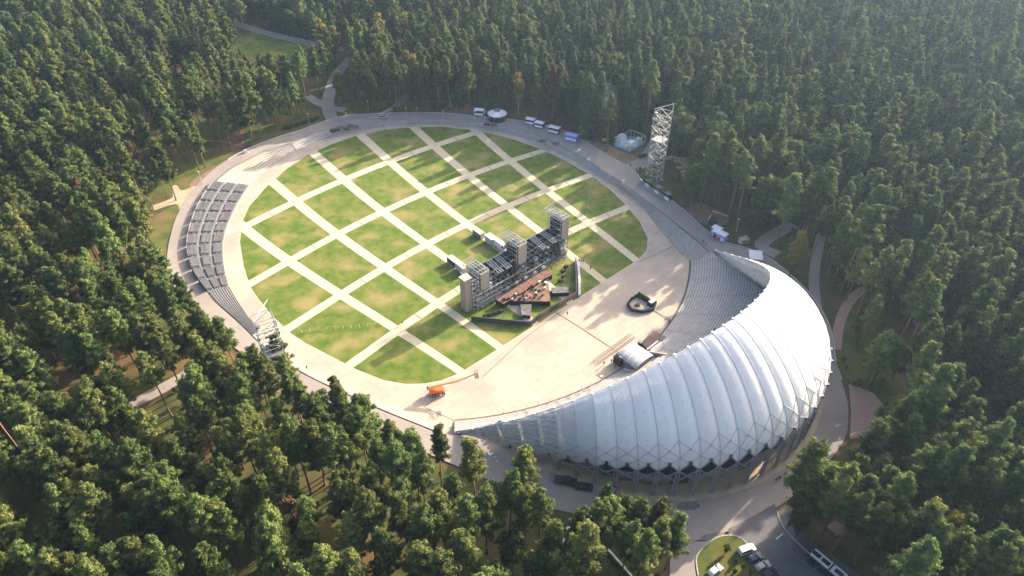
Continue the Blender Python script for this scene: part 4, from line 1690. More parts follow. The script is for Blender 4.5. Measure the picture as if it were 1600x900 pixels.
def lattice_box(mb, x0, x1, y0, y1, z0, z1, n, w=.13):
    for z in np.linspace(z0, z1, n + 1):
        c = [SL(x0, y0, z), SL(x1, y0, z), SL(x1, y1, z), SL(x0, y1, z)]
        for q in range(4):
            mb.bar(c[q - 1], c[q], w)
    for (x, y) in ((x0, y0), (x1, y0), (x1, y1), (x0, y1)):
        mb.bar(SL(x, y, z0), SL(x, y, z1), w * 1.3)
    zs = np.linspace(z0, z1, n + 1)
    for q in range(n):
        a, b = (zs[q], zs[q + 1]) if q % 2 else (zs[q + 1], zs[q])
        mb.bar(SL(x0, y1, a), SL(x1, y1, b), w * .8)
        mb.bar(SL(x0, y0, b), SL(x1, y0, a), w * .8)
        mb.bar(SL(x0, y0, a), SL(x0, y1, b), w * .8)
        mb.bar(SL(x1, y0, b), SL(x1, y1, a), w * .8)


for n, (xc, zt, zb, wd) in enumerate(((5.2, 13.2, 6.5, 3.4), (21.5, 16.2, 8.8, 3.6), (41.5, 17.6, 9.6, 3.2))):
    mb = MB()
    lattice_box(mb, xc - wd / 2 - .4, xc + wd / 2 + .4, -SD, .5, 0, zt, 8, .15)
    tw = mb.build('screen_tower', 'steel_tower', stage)
    MB().box(SL(xc, -SD / 2, zt * .46), (wd, SD * .8, zt * .88), A1).build('dark_infill', 'black_cloth', stage)  # black core added to darken the inside of the tower
    mb = MB()
    for k in range(4):
        x = xc - wd / 2 + wd * k / 3
        mb.bar(SL(x, -SD - 2.5, zt + .3), SL(x, .6, zt + .3), .15)
        mb.bar(SL(x, -SD - 2.5, zt - 1.1), SL(x, .6, zt - 1.1), .15)
        for y in np.arange(-SD - 2.5, 0, 1.6):
            mb.bar(SL(x, y, zt - 1.1), SL(x, y + .8, zt + .3), .09)
            mb.bar(SL(x, y + .8, zt + .3), SL(x, y + 1.6, zt - 1.1), .09)
    for y in np.arange(-SD - 2.5, .7, 2.5):
        mb.bar(SL(xc - wd / 2, y, zt + .3), SL(xc + wd / 2, y, zt + .3), .16)
    mb.build('roof_truss', 'steel_tower', stage)
    MB().box(SL(xc, .85, (zt + zb) / 2), (wd, .3, zt - zb), A1).build('screen', 'screen_beige', stage)
# tall cladding wall at the end of the stage
MB().box(SL(-1.0, -1.2, 6.6), (2.6, 2.6, 13.0), A1).build('end_tower', 'beige_dark', stage)
MB().box(SL(-1.0, -1.2, 13.25), (3.0, 3.0, .3), A1).build('end_tower_cap', 'beige', stage)
mb = MB()
lattice_box(mb, .5, 3.0, -5.5, .4, 0, 12, 7, .14)
mb.build('scaffold_bay', 'steel_white', stage)
# lighting trusses lying over the top, and hung speaker arrays
for xc in (10.5, 14.0, 30.0, 35.0):
    for k in range(3):
        MB().tube(SL(xc + k * .9, -4.8, SH + .7), SL(xc + k * .9, 1.8, SH - .4), .22, None, 7).build('lighting_truss', 'steel_tower', stage)
for xc in (16.6, 18.0, 36.6, 37.9):
    mb = MB()
    for k in range(9):
        mb.box(SL(xc, .9 + .04 * k * k * .5, 9.6 - k * .62), (1.1, .8, .56), A1)
    tag(mb.build('speaker_array', 'black', stage))
for k in range(26):
    x = random.uniform(2, 42)
    MB().box(SL(x, random.uniform(.2, .9), random.uniform(3, 9.5)), (.7, .5, .6), A1).build('stage_light', random.choice(['white_paint', 'silver_paint', 'cyan_panel', 'steel_dark']), stage)
# front ledger rails low down
for xx in np.arange(1.0, 42.0, 2.2):
    hh = 6.6 if xx < 22 else 4.4
    fb = MB()
    for z in np.arange(0, hh, 2.2):
        fb.bar(SL(xx, 1.9, z), SL(xx, 1.9, z + 2.2), .12)
        fb.bar(SL(xx, 1.9, z + 2.2), SL(xx + 2.2, 1.9, z + 2.2), .11)
        fb.bar(SL(xx, 1.9, z + 2.2), SL(xx, 0, z + 2.2), .11)
        fb.bar(SL(xx, 1.9, z), SL(xx + 2.2, 1.9, z + 2.2), .08)
        fb.bar(SL(xx, 0, z + 1.1), SL(xx + 2.2, 1.9, z + 2.2), .08)
    fb.build('scaffold_bay', 'steel_white' if int(xx) % 2 else 'steel_tower', stage)
mb = MB()
for z in (1.2, 3.0):
    mb.bar(SL(2, 2.0, z), SL(20, 2.0, z), .14)
    for x in np.arange(2, 20.1, 2):
        mb.bar(SL(x, 2.0, 0), SL(x, 2.0, 3.0), .12)
        mb.bar(SL(x, 0, z), SL(x, 2, z), .1)
mb.build('front_scaffold', 'steel_white', stage)


def deck_area(poly_px, z, topmat, nm, cell=2.0):
    P = PX(poly_px, z)
    MB().prism(P, .02, z - .09).build('deck_skirt', 'black_cloth', stage)
    MB().prism(P, z - .088, z - .05).build('deck_bed', 'beige', stage)
    loc = np.c_[(P - P0) @ D1, (P - P0) @ D2]
    x0, y0 = loc.min(0)
    x1, y1 = loc.max(0)
    for x in np.arange(x0, x1, cell):
        for y in np.arange(y0, y1, cell):
            sq = [(x + .05, y + .05), (x + cell - .05, y + .05), (x + cell - .05, y + cell - .05), (x + .05, y + cell - .05)]
            lp = loc if sum(loc[q - 1][0] * loc[q][1] - loc[q][0] * loc[q - 1][1] for q in range(len(loc))) > 0 else loc[::-1]
            c = clip(sq, hull(lp))
            if len(c) < 3:
                continue
            h = random.uniform(0, .025)
            W3 = [(P0 + D1 * a + D2 * b) for a, b in c]
            MB().prism(W3, z - .085, z + h).build(nm, topmat, stage)


deck_area([(774.7, 468), (786.7, 474.7), (863, 428.7), (852, 421)], 2.0, 'brown_deck', 'deck_panel')
deck_area([(796, 470.2), (860, 471), (856.5, 436)], 1.9, 'brown_deck', 'deck_panel')
deck_area([(813, 475.5), (830.7, 475.5), (829, 493), (814.7, 492)], 1.4, 'bench_grey', 'ramp_panel')
deck_area([(861.5, 449), (888, 448), (888.7, 457), (862.7, 458)], 1.6, 'bench_grey', 'ramp_panel')
for k in range(46):
    u = random.uniform(785, 854)
    v = 474 - (u - 785) * .58 + random.uniform(-2, 26 if u > 812 else 7)
    c = at(u, min(v, 468), 2.0)
    MB().box((c[0], c[1], 2.3), (random.uniform(.35, .9), random.uniform(.3, .6), random.uniform(.4, .9)), A1 + random.uniform(-.5, .5)).build('stage_monitor', random.choice(['black', 'dark_paint', 'white_paint', 'steel_dark']), stage)
for k in range(11):
    c = SL(12 + k * 2.1, 1.6, 2.4)
    MB().box(c, (1.2, .7, .8), A1).build('stage_riser', 'white_cloth' if k % 2 else 'steel_dark', stage)
# dark barrier round the stage front
bar_w = thing('stage_barrier', 'low dark brown barrier wall wrapping the front of the stage', 'barrier', (*xy(829, 509), 0))
bl = PX([(737, 501), (770, 504.5), (800, 507), (829, 509), (843, 497), (858, 488), (873, 479), (888, 470), (900, 463), (900, 440), (899, 409)], 0)
for a, b in zip(bl[:-1], bl[1:]):
    MB().wall(np.array([a, b]), .35, 0, 1.9).build('barrier_panel', 'brown_mat' if a[0] > 0 and random.random() < .5 else 'steel_dark', bar_w)
MB().wall(PX([(899, 409), (901, 440), (901, 463)], 0) + np.array([.9, 0]), .8, 0, .9).build('barrier_foot', 'pale_grey', bar_w)
mb_list = [(758, 495), (766, 493), (775, 490), (783, 488), (880, 425), (884, 418), (880, 433), (876, 440)]
for k, (u, v) in enumerate(mb_list):
    c = xy(u, v)
    r = thing('stage_wedge', f"dark loudspeaker wedge on the grass inside the stage barrier, {ORD[k % 4]} in its {'front' if k < 4 else 'side'} line", 'loudspeaker', (*c, .03), A1, 'wedges on the grass by the stage')
    MB().box((0, 0, .5), (1.6, 1.0, 1.0), 0, .8).build('cabinet', 'black', r, local=True)
    MB().box((0, -.52, .5), (1.2, .06, .7)).build('grille', 'steel_dark', r, local=True)

# ------------------------------------------------------------------ vehicles
CAR_M = {}


def wheel_parts(root, xs, w, r=.34, loc=(0, 0)):
    for x in xs:
        for s in (-1, 1):
            ob = MB().tube((x, s * (w / 2 - .22), r), (x, s * (w / 2 + .01), r), r, None, 14).build('wheel', 'rubber', root, local=True)
            MB().tube((x, s * (w / 2 + .005), r), (x, s * (w / 2 + .03), r), r * .6, None, 10).build('rim', 'silver_paint', ob, local=True)


def loft(profile, wlow, wtop, zs):
    pass


def car(u, v, ang, paint, label, kind='hatch', z=ZR, group=None, name='parked_car', cat='car'):
    c = xy(u, v, z)
    r = thing(name, label, cat, (*c, z + .02), math.radians(ang), group)
    if kind == 'van':
        L, w, prof = 4.9, 1.95, [(-2.45, .35), (-2.45, 1.0), (-2.4, 1.85), (-2.2, 1.98), (.75, 1.98), (1.5, 1.15), (2.3, .95), (2.45, .7), (2.45, .35)]
        cab = [(-2.36, 1.1), (-2.3, 1.75), (.72, 1.86), (1.38, 1.2), (1.3, 1.1)]
        roof = (-2.1, .7, 1.99)
    elif kind == 'bigvan':
        L, w, prof = 6.6, 2.1, [(-3.3, .4), (-3.3, 2.5), (-3.2, 2.65), (2.0, 2.65), (2.75, 1.5), (3.25, 1.2), (3.3, .4)]
        cab = [(1.2, 1.5), (1.2, 2.35), (1.95, 2.4), (2.6, 1.5)]
        roof = (-3, 1.9, 2.66)
    elif kind == 'pickup':
        L, w, prof = 5.6, 2.0, [(-2.8, .5), (-2.8, 1.25), (-.6, 1.25), (-.45, 1.9), (.9, 1.9), (1.5, 1.25), (2.6, 1.1), (2.8, .8), (2.8, .5)]
        cab = [(-.55, 1.28), (-.4, 1.8), (.85, 1.8), (1.38, 1.28)]
        roof = (-.4, .85, 1.91)
    else:
        L, w, prof = 4.4, 1.8, [(-2.2, .32), (-2.2, .85), (-2.05, 1.02), (-1.6, 1.42), (-1.3, 1.5), (.2, 1.5), (1.0, 1.0), (2.0, .85), (2.2, .62), (2.2, .32)]
        cab = [(-1.85, 1.03), (-1.45, 1.40), (.18, 1.42), (.88, 1.02)]
        roof = (-1.35, .15, 1.51)

    def slab(pr, w0, w1, nm, m, zref=1.0, ztop=1.5):
        mbb = MB()
        f = lambda zz: w0 + (w1 - w0) * max(0, min(1, (zz - zref) / max(.01, ztop - zref)))
        Lf = [(x, f(zz) / 2, zz) for x, zz in pr]
        Rt = [(x, -f(zz) / 2, zz) for x, zz in pr]
        n = len(pr)
        mbb.v = Lf + Rt
        mbb.f = [tuple(range(n)), tuple(reversed(range(n, 2 * n)))] + [(i, n + i, n + (i + 1) % n, (i + 1) % n) for i in range(n)]
        return mbb.build(nm, m, r, local=True)
    zt = max(p[1] for p in prof)
    slab(prof, w, w * .80, 'body', paint, .95, zt)
    slab(cab, w * 1.01, w * .84, 'side_window', 'glass_dark', .95, zt)
    # windscreen and rear window
    pr = prof
    up = [p for p in pr if p[1] > zt - .12]
    xf = max(p[0] for p in up)
    nxt = min((p for p in pr if p[0] > xf + .05), key=lambda p: p[0])
    for nm, (xa, za), (xb, zb) in (('windscreen', (xf, zt), nxt),):
        q0, q1 = .10, .88
        dx, dz = xb - xa, zb - za
        nn = Vector((-dz, 0, dx)).normalized() * .015
        if nn.z < 0:
            nn = -nn
        pts_ = []
        for t_, s_ in ((q0, -1), (q0, 1), (q1, 1), (q1, -1)):
            zz = za + dz * t_
            ww = w * (.80 + .2 * max(0, min(1, (zt - zz) / max(.1, zt - .95)))) * .46
            pts_.append((xa + dx * t_ + nn.x, s_ * ww, zz + nn.z))
        MB().quad(pts_).build(nm, 'glass_dark', r, local=True)
    if group == 'cars in the car park':
        r.scale = (.86, .90, .86)
    wheel_parts(r, (-L * .31, L * .32), w, .36 if kind != 'hatch' else .32)
    for s in (-1, 1):
        MB().box((L / 2 - .03, s * w * .36, .72), (.1, .34, .14)).build('headlight', 'white_paint', r, local=True)
        MB().box((-L / 2 + .03, s * w * .38, .85), (.1, .2, .22)).build('tail_light', 'red_paint', r, local=True)
        MB().box((L * .16, s * (w / 2 + .1), 1.02), (.16, .2, .14)).build('mirror', paint, r, local=True)
    return r


G = 'cars in the car park'
LOT_CARS = []
car(1166, 861, 20, 'white_paint', 'white van parked next to the bush at the head of the car row', 'van', group=G)
car(1178.5, 873.5, 22, 'navy_paint', 'dark blue car parked next to the white van', group=G)
car(1191, 886.5, 22, 'silver_paint', 'grey car in the row between two dark blue cars', group=G)
car(1203, 898.5, 22, 'navy_paint', 'dark car at the bottom picture edge of the parking row', group=G)
car(1117, 893, 35, 'white_paint', 'white car on the near side of the grass island', group=G)
car(884, 754, -12, 'dark_paint', 'long black pickup parked behind the shell columns', 'pickup', name='pickup_truck', cat='pickup')
car(913, 763, -8, 'dark_paint', 'black car parked behind the pickup under the shell', group='cars under the shell')
car(957, 768, 60, 'silver_paint', 'pale car half hidden by pines under the shell', group='cars under the shell')
car(599, 184.5, 4, 'silver_paint', 'silver car driving on the far ring road', name='car')
car(1004, 244.5, 35, 'dark_paint', 'dark car parked by the playground pavilion', name='parked_car')
# behind the stage
car(783.5, 388.5, -50, 'white_paint', 'white cargo van parked behind the stage on the path', 'bigvan', z=0, name='cargo_van', cat='van')


def container(u, v, size, wall, roof, label, z=0.0, ang=-50, name='equipment_container'):
    c = xy(u, v, z)
    r = thing(name, label, 'container', (*c, z + .02), math.radians(ang), 'containers behind the stage')
    L, w, h = size
    MB().box((0, 0, h / 2 + .1), (L, w, h)).build('body', wall, r, local=True)
    MB().box((0, 0, h + .14), (L + .1, w + .1, .1)).build('roof', roof, r, local=True)
    MB().box((L / 2 + .03, 0, h * .5), (.05, w * .8, h * .8)).build('door', 'pale_grey', r, local=True)
    for k in np.linspace(-L / 2 + .3, L / 2 - .3, 6):
        MB().box((k, -w / 2 - .03, h / 2), (.1, .06, h * .9)).build('rib', wall, r, local=True)
    wheel_parts(r, (-L * .3, L * .3), w, .3)
    return r


container(748, 369, (4.6, 2.2, 2.2), 'steel_grey', 'beige', 'grey generator container farthest from the stage on the path')
container(767, 379, (4.0, 2.4, 2.6), 'pale_grey', 'white_paint', 'white box container between the grey generator and the cargo van')
container(708.5, 412, (4.6, 2.2, 2.1), 'steel_dark', 'beige', 'dark trailer with beige roof behind the screen tower end of the stage')
container(722, 423, (4.6, 2.3, 2.4), 'pale_grey', 'beige', 'beige container touching the scaffold end of the stage')

# bus
c = at(1258, 875, ZR)
ba = math.radians(-52)
bc = c[:2] + 6.0 * np.array([math.cos(ba), math.sin(ba)]) + np.array([.9, .4])
bus = thing('bus', 'white-roofed dark blue bus parked along the kerb of the car park', 'bus', (*bc, ZR + .02), ba)
MB().box((0, 0, 1.7), (12, 2.5, 2.7), 0, .985).build('body', 'navy_paint', bus, local=True)
MB().box((0, 0, 3.1), (11.8, 2.3, .14)).build('roof', 'white_paint', bus, local=True)
for k, x in enumerate((-4.9, -2.6, .6, 3.6)):
    MB().box((x, 0, 3.22), (1.9, 1.0, .2)).build('roof_hatch', 'glass_dark', bus, local=True)
for x in (-1.2, 2.3):
    MB().box((x, 0, 3.185), (.35, 2.31, .06)).build('roof_band', 'glass_dark', bus, local=True)
for s in (-1, 1):
    for k in range(8):
        MB().box((-4.9 + k * 1.4, s * 1.25, 2.2), (1.25, .06, 1.0)).build('window', 'glass_dark', bus, local=True)
MB().box((-6.0, 0, 2.0), (.06, 2.2, 1.5)).build('windscreen', 'glass_dark', bus, local=True)
wheel_parts(bus, (-3.6, 3.4), 2.5, .5)
for s in (-1, 1):
    MB().box((-6.2, s * 1.45, 2.5), (.2, .2, .5)).build('mirror', 'black', bus, local=True)

# boom lift
c = xy(685, 614.5)
la = math.radians(10)
lift = thing('boom_lift', 'orange boom lift with raised basket on the sunlit stage floor', 'boom lift', (*c, 0), la)
MB().box((0, 0, .85), (3.6, 1.6, .5)).build('chassis', 'steel_dark', lift, local=True)
mbq = MB().box((-.5, 0, 1.65), (4.2, 2.1, 1.0), 0, .9)
mbq.build('turntable', 'orange', lift, local=True)
MB().box((-1.6, 0, 2.2), (1.6, 1.9, .5), 0, .9).build('counterweight', 'orange', lift, local=True)
wheel_parts(lift, (-1.4, 1.4), 2.3, .52)
MB().bar((-2.6, 0, 2.9), (6.2, 0, 4.2), .5, .55).build('boom', 'orange_pale', lift, local=True)
MB().bar((5.6, 0, 4.15), (8.6, 0, 5.0), .34, .36).build('boom_extension', 'orange_pale', lift, local=True)
MB().bar((8.5, 0, 5.0), (10.6, 0, 5.9), .2, .22).build('jib', 'steel_grey', lift, local=True)
bk = MB()
for z in (5.2, 5.7, 6.3):
    for a_, b_ in (((10.6, -1, z), (11.6, -1, z)), ((11.6, -1, z), (11.6, 1, z)), ((11.6, 1, z), (10.6, 1, z)), ((10.6, 1, z), (10.6, -1, z))):
        bk.bar(a_, b_, .09)
for x in (10.6, 11.6):
    for y in (-1, 0, 1):
        bk.bar((x, y, 5.2), (x, y, 6.3), .08)
bk.box((11.1, 0, 5.15), (1.05, 2.05, .08))
bk.build('basket', 'brown_mat', lift, local=True)
MB().box((-2.9, 0, 2.75), (.5, .7, .7)).build('boom_pivot', 'steel_dark', lift, local=True)

# ------------------------------------------------------------------ things on the stage floor
mat('cabin_roof', (.30, .32, .35), (.38, .40, .43), .8, .6)
hc = xy(991, 566)
ha = math.radians(-48)
house = thing('arched_cabin', 'small grey cabin with white arched roof at the foot of the seating', 'cabin', (*hc, 0), ha)
Lh, Wh, Hw = 7.4, 7.4, 2.7
MB().box((0, 0, Hw / 2), (Lh, Wh, Hw)).build('wall', 'steel_grey', house, local=True)
for k in range(4):
    mbq = MB()
    x0, x1 = -Lh / 2 - .15 + k * (Lh + .3) / 4 + .03, -Lh / 2 - .15 + (k + 1) * (Lh + .3) / 4 - .03
    n = 10
    for q in range(n):
        a0, a1 = math.pi * q / n, math.pi * (q + 1) / n
        f = lambda a: ((Wh / 2 + .2) * -math.cos(a), Hw + 1.25 * math.sin(a) ** .8)
        (ya, za), (yb, zb) = f(a0), f(a1)
        mbq.quad([(x0, ya, za), (x1, ya, za), (x1, yb, zb), (x0, yb, zb)])
    mbq.build('roof_panel', 'cabin_roof', house, local=True, smooth=True)
for k in range(1, 4):
    mbq = MB()
    x = -Lh / 2 - .15 + k * (Lh + .3) / 4
    for q in range(10):
        a0, a1 = math.pi * q / 10, math.pi * (q + 1) / 10
        f = lambda a: (x, (Wh / 2 + .2) * -math.cos(a), Hw + 1.29 * math.sin(a) ** .8)
        mbq.bar(f(a0), f(a1), .14)
    mbq.build('roof_rib', 'white_paint', house, local=True)
for s in (-1, 1):
    mbq = MB()
    pts_ = [(s * Lh / 2, -Wh / 2, Hw)] + [(s * Lh / 2, (Wh / 2) * -math.cos(math.pi * q / 12), Hw + 1.2 * math.sin(math.pi * q / 12) ** .8) for q in range(1, 12)] + [(s * Lh / 2, Wh / 2, Hw)]
    mbq.quad(pts_ if s > 0 else pts_[::-1])
    mbq.build('gable', 'steel_grey', house, local=True)
pit = thing('ramp_pit', 'dark ramp opening in the seating behind the arched cabin', 'ramp', (*xy(1018, 562), 0))
MB().prism(PX([(1008, 553), (1030, 552), (1043, 557), (1020, 566)], 1.8), .05, 2.1).build('ramp_floor', 'steel_dark', pit)
MB().wall(PX([(1010, 551), (1043, 556)], 2.2), .3, 0, 2.9).build('ramp_wall', 'concrete_grey', pit)
MB().wall(PX([(975, 579), (1000, 584), (1035, 562)], 1.2), .3, 0, 1.9).build('ramp_wall', 'concrete_grey', pit)
pf = thing('stage_platform', 'flat brown platform with two white beams beside the arched cabin', 'platform', (*xy(1021, 533), 0))
MB().prism(PX([(1020, 517), (1043, 527.5), (1019, 550), (1001, 536)], .8), .02, .75).build('platform_base', 'steel_dark', pf)
MB().prism(PX([(1020, 517), (1043, 527.5), (1019, 550), (1001, 536)], .8), .76, .86).build('platform_top', 'brown_mat', pf)
for (a, b) in (((1011, 546), (1028, 533)), ((1017, 548), (1033, 535))):
    MB().bar(at(*a, 1.0), at(*b, 1.0), .45, .3).build('beam', 'white_paint', pf)
sp_ = thing('speaker_stack', 'black loudspeaker stack beside the arched cabin', 'loudspeaker', (*xy(966, 568), 0), ha)
for k in range(2):
    for q in range(2):
        MB().box((q * 1.5 - .75, 0, .75 + k * 1.45), (1.4, 1.8, 1.4)).build('cabinet', 'black', sp_, local=True)
MB().box((.5, .3, 3.05), (1.0, .8, .25)).build('case', 'white_paint', sp_, local=True)
cs_ = thing('flight_case', 'dark flight case next to the brown platform', 'case', (*xy(1000, 539), 0), ha)
MB().box((0, 0, .7), (1.2, 1.1, 1.3)).build('case_body', 'dark_paint', cs_, local=True)
MB().box((0, 0, 1.38), (1.24, 1.14, .06)).build('case_lid', 'steel_grey', cs_, local=True)


def truss(a, b, w, name, label, m='sand_path', z=.05):
    A_, B_ = at(*a), at(*b)
    r = thing(name, label, 'truss', (*A_[:2], 0))
    d = (B_ - A_)
    L = np.linalg.norm(d[:2])
    d /= L
    nrm = np.array([-d[1], d[0], 0]) * w / 2
    mbq = MB()
    for s in (-1, 1):
        for zz in (z, z + w):
            mbq.bar(A_ + nrm * s + [0, 0, zz], B_ + nrm * s + [0, 0, zz], .11)
    mbq.build('chord_tubes', m, r)
    mbq = MB()
    n = int(L / .8)
    for k in range(n):
        p, q = A_ + d * L * k / n, A_ + d * L * (k + 1) / n
        s = 1 if k % 2 else -1
        mbq.bar(p + nrm * s + [0, 0, z + w], q - nrm * s + [0, 0, z + w], .08)
        mbq.bar(p + nrm + [0, 0, z], q + nrm + [0, 0, z + w], .08)
        mbq.bar(p - nrm + [0, 0, z + w], q - nrm + [0, 0, z], .08)
    mbq.build('lacing', m, r)


truss((928, 565), (986, 523), .7, 'ground_truss', 'long truss lying on the stage floor, the one farther from the cabin', 'beige')
truss((934, 568), (992, 527), .6, 'ground_truss', 'long truss lying on the stage floor, the one nearer the cabin', 'beige')
# octagonal pen
pen = thing('octagonal_pen', 'low black octagonal enclosure with dark monitors on the stage floor', 'enclosure', (*xy(1002, 476), 0))
pp_ = [(980.5, 477.5), (986, 469.5), (997, 462.5), (1013, 471), (1024.5, 476.5), (1021, 485), (1004, 489), (986.5, 486)]
pw = PX(pp_, 0)
for a, b in zip(pw, np.roll(pw, -1, 0)):
    MB().wall(np.array([a, b]), .5, 0, 1.1).build('pen_wall', 'black_cloth', pen)
MB().sheet(pw, .03).build('pen_floor', 'beige', pen)
MB().box((*xy(1018, 476.5), .8), (2.6, 1.9, 1.5), A1).build('desk', 'black', pen)
MB().box((*xy(1018, 476), 1.6), (2.2, 1.3, .12), A1).build('desk_top', 'pale_grey', pen)
for k in range(8):
    t = k / 7
    c = xy(997.5 + 15 * t, 464.5 + 8.5 * t)
    r = thing('monitor_stand', f"dark upright stand at the far edge of the octagonal pen, {ORD[k]} from its tip", 'stand', (*c, 0), A1, 'stands in the octagonal pen')
    MB().box((0, 0, .9), (.12, .12, 1.8)).build('pole', 'steel_dark', r, local=True)
    MB().box((0, 0, 1.75), (.75, .4, .9 if k else 1.3), 0, .6).build('head', 'hedge_green', r, local=True)
    MB().box((0, 0, .06), (.7, .7, .1)).build('foot', 'black', r, local=True)
tb = thing('music_desk', 'small brown desk with a mast in the middle of the octagonal pen', 'desk', (*xy(995.5, 477.5), 0))
MB().box((0, 0, .35), (1.5, 1.2, .5)).build('desk_base', 'brown_mat', tb, local=True)
MB().tube((0, 0, .3), (0, 0, 2.4), .05).build('mast', 'black', tb, local=True)
MB().box((.3, 0, .75), (.9, .7, .3), .3).build('desk_top', 'dirt', tb, local=True)
for k, (a, b) in enumerate((((1021, 486), (1045, 502)), ((1023, 486), (1053, 503)))):
    MB().ribbon(resample(PX([a, b], 0), 6), .3, .018).build('cable_cover', 'drain', plaza)
cb = thing('cable_box', 'little box at the end of the cable line from the pen', 'box', (*xy(1046, 503), 0))
MB().box((0, 0, .3), (.7, .6, .6)).build('box_body', 'steel_grey', cb, local=True)
MB().box((0, 0, .62), (.74, .64, .05)).build('box_lid', 'steel_dark', cb, local=True)

# ------------------------------------------------------------------ lattice light towers
def tower(c, ang, h, w, name, label):
    r = thing(name, label, 'tower', (c[0], c[1], ZR - .05), ang)
    q = w / 2
    cor = [(-q, -q), (q, -q), (q, q), (-q, q)]
    for x, y in cor:
        MB().bar((x, y, 0), (x, y, h), .20).build('leg', 'steel_tower', r, local=True)
        MB().box((x, y, .15), (.9, .9, .3)).build('footing', 'concrete_grey', r, local=True)
    n = 10
    zs = np.linspace(.4, h, n + 1)
    for k in range(n):
        mbq = MB()
        for s in range(4):
            a, b = cor[s - 1], cor[s]
            mbq.bar((*a, zs[k]), (*b, zs[k + 1]), .085)
            if k % 2:
                mbq.bar((*b, zs[k]), (*a, zs[k + 1]), .10)
            mbq.bar((*a, zs[k + 1]), (*b, zs[k + 1]), .13)
        mbq.build('brace_panel', 'steel_tower', r, local=True)
    MB().box((0, 0, h * .62), (w, w, .12)).build('platform', 'steel_grey', r, local=True)
    for k in range(4):
        z = h * .76 + k * h * .055
        mbq = MB().bar((-q - .3, -q - .4, z), (q + .3, -q - .4, z), .12)
        mbq.build('lamp_rail', 'steel_tower', r, local=True)
        for x in np.linspace(-q, q, 4):
            MB().box((x, -q - .75, z + .3), (.45, .3, .4)).build('floodlight', 'pale_grey' if k % 2 else 'steel_dark', r, local=True)
    # slanted crown
    MB().bar((-q, -q, h), (-q, -q, h + 1.6), .2).build('crown_post', 'steel_tower', r, local=True)
    MB().bar((q, q, h), (q, q, h + 3.2), .18).build('crown_post', 'steel_white', r, local=True)
    MB().bar((-q, -q, h + 1.6), (q, q, h + 3.2), .15).build('crown_beam', 'steel_white', r, local=True)
    MB().box((-q + .6, -q + .6, h - .5), (.9, .9, 1.0)).build('cabinet', 'steel_grey', r, local=True)
    return r


tower(xy(1021, 282, ZR), math.radians(-38), 30.0, 5.0, 'lattice_tower', 'tall white lattice light tower beside the food stalls at the forest edge')
tl = at(409, 492, ZR + 31)
tower(tl[:2], math.radians(30), 30.0, 5.0, 'lattice_tower', 'lattice light tower rising among pines near the striped steps')

# ------------------------------------------------------------------ stalls, kiosks and furniture by the ring road
def canopy(u, v, L, w, h, ang, roof, label, name='stall', cat='stall', posts='steel_grey', counter=None, slats=False, group='food stalls by the ring road', pitch=.5):
    r = thing(name, label, cat, (*xy(u, v, ZR), ZR), math.radians(ang), group)
    for x in (-L / 2 + .1, L / 2 - .1):
        for y in (-w / 2 + .1, w / 2 - .1):
            MB().bar((x, y, 0), (x, y, h), .1).build('post', posts, r, local=True)
    mbq = MB()
    mbq.hexa([(-L / 2, -w / 2, h), (L / 2, -w / 2, h), (L / 2, w / 2, h), (-L / 2, w / 2, h)],
             [(-L / 2 + .2, -w / 8, h + pitch), (L / 2 - .2, -w / 8, h + pitch), (L / 2 - .2, w / 8, h + pitch), (-L / 2 + .2, w / 8, h + pitch)])
    mbq.build('roof', roof, r, local=True)
    if slats:
        for x in np.linspace(-L / 2 + .4, L / 2 - .4, 7):
            MB().box((x, 0, h + pitch + .1), (.35, w * .5, .2)).build('roof_slat', 'white_paint', r, local=True)
    if counter:
        MB().box((0, 0, h * .42), (L * .9, w * .8, h * .8)).build('booth', counter, r, local=True)
        MB().box((0, -w * .42, h * .38), (L * .85, .3, 1.0)).build('counter', 'white_cloth', r, local=True)
    return r


canopy(749, 180, 4.6, 3.2, 2.9, -8, 'white_cloth', 'small stall with white roof next to the carousel', counter='navy_paint')
canopy(829, 193.5, 4.4, 3.0, 2.6, -25, 'white_cloth', 'first of two white canopies past the carousel', counter='steel_dark')
canopy(843, 198.5, 4.4, 3.2, 2.4, -25, 'white_cloth', 'second of two white canopies past the carousel', counter='steel_dark')
canopy(866, 207, 5.4, 3.0, 2.7, -28, 'white_cloth', 'dark kiosk with white slatted roof beside the blue tent', counter='black', slats=True, pitch=.25)
canopy(893, 219, 6.0, 3.4, 2.8, -26, 'violet_tent', 'violet and blue food tent by the ring road', name='tent', cat='tent', counter='blue_tent')
canopy(1119, 366, 3.6, 3.0, 2.9, -48, 'white_cloth', 'pale tent cube adjoining the violet food truck', name='tent', cat='tent', counter='blue_tent')
ft = canopy(1124, 372.5, 5.6, 3.0, 2.7, -48, 'white_cloth', 'violet and blue food truck by the road next to the shell', name='food_truck', cat='food truck', counter='violet_tent')
MB().box((.5, -1.6, 1.0), (1.4, .2, .9)).build('menu_board', 'red_paint', ft, local=True)
MB().box((-1.2, -1.6, 1.2), (1.4, .15, 1.3)).build('hatch', 'black', ft, local=True)
tz = thing('dark_booth', 'dark blue booth with open white lid beside the violet food truck', 'booth', (*xy(1113, 351, ZR), ZR), math.radians(-40))
MB().box((0, 0, 1.3), (2.6, 2.2, 2.6)).build('booth_body', 'navy_paint', tz, local=True)
MB().box((-1.5, 0, 2.4), (.12, 2.0, 1.6)).build('lid', 'white_paint', tz, local=True)
MB().box((0, 0, 2.65), (2.7, 2.3, .1)).build('roof', 'dark_paint', tz, local=True)
kz = thing('beige_kiosk', 'cream kiosk trailer with rounded figure on its roof near the shell tip', 'kiosk', (*xy(1161, 380, ZR), ZR), math.radians(15))
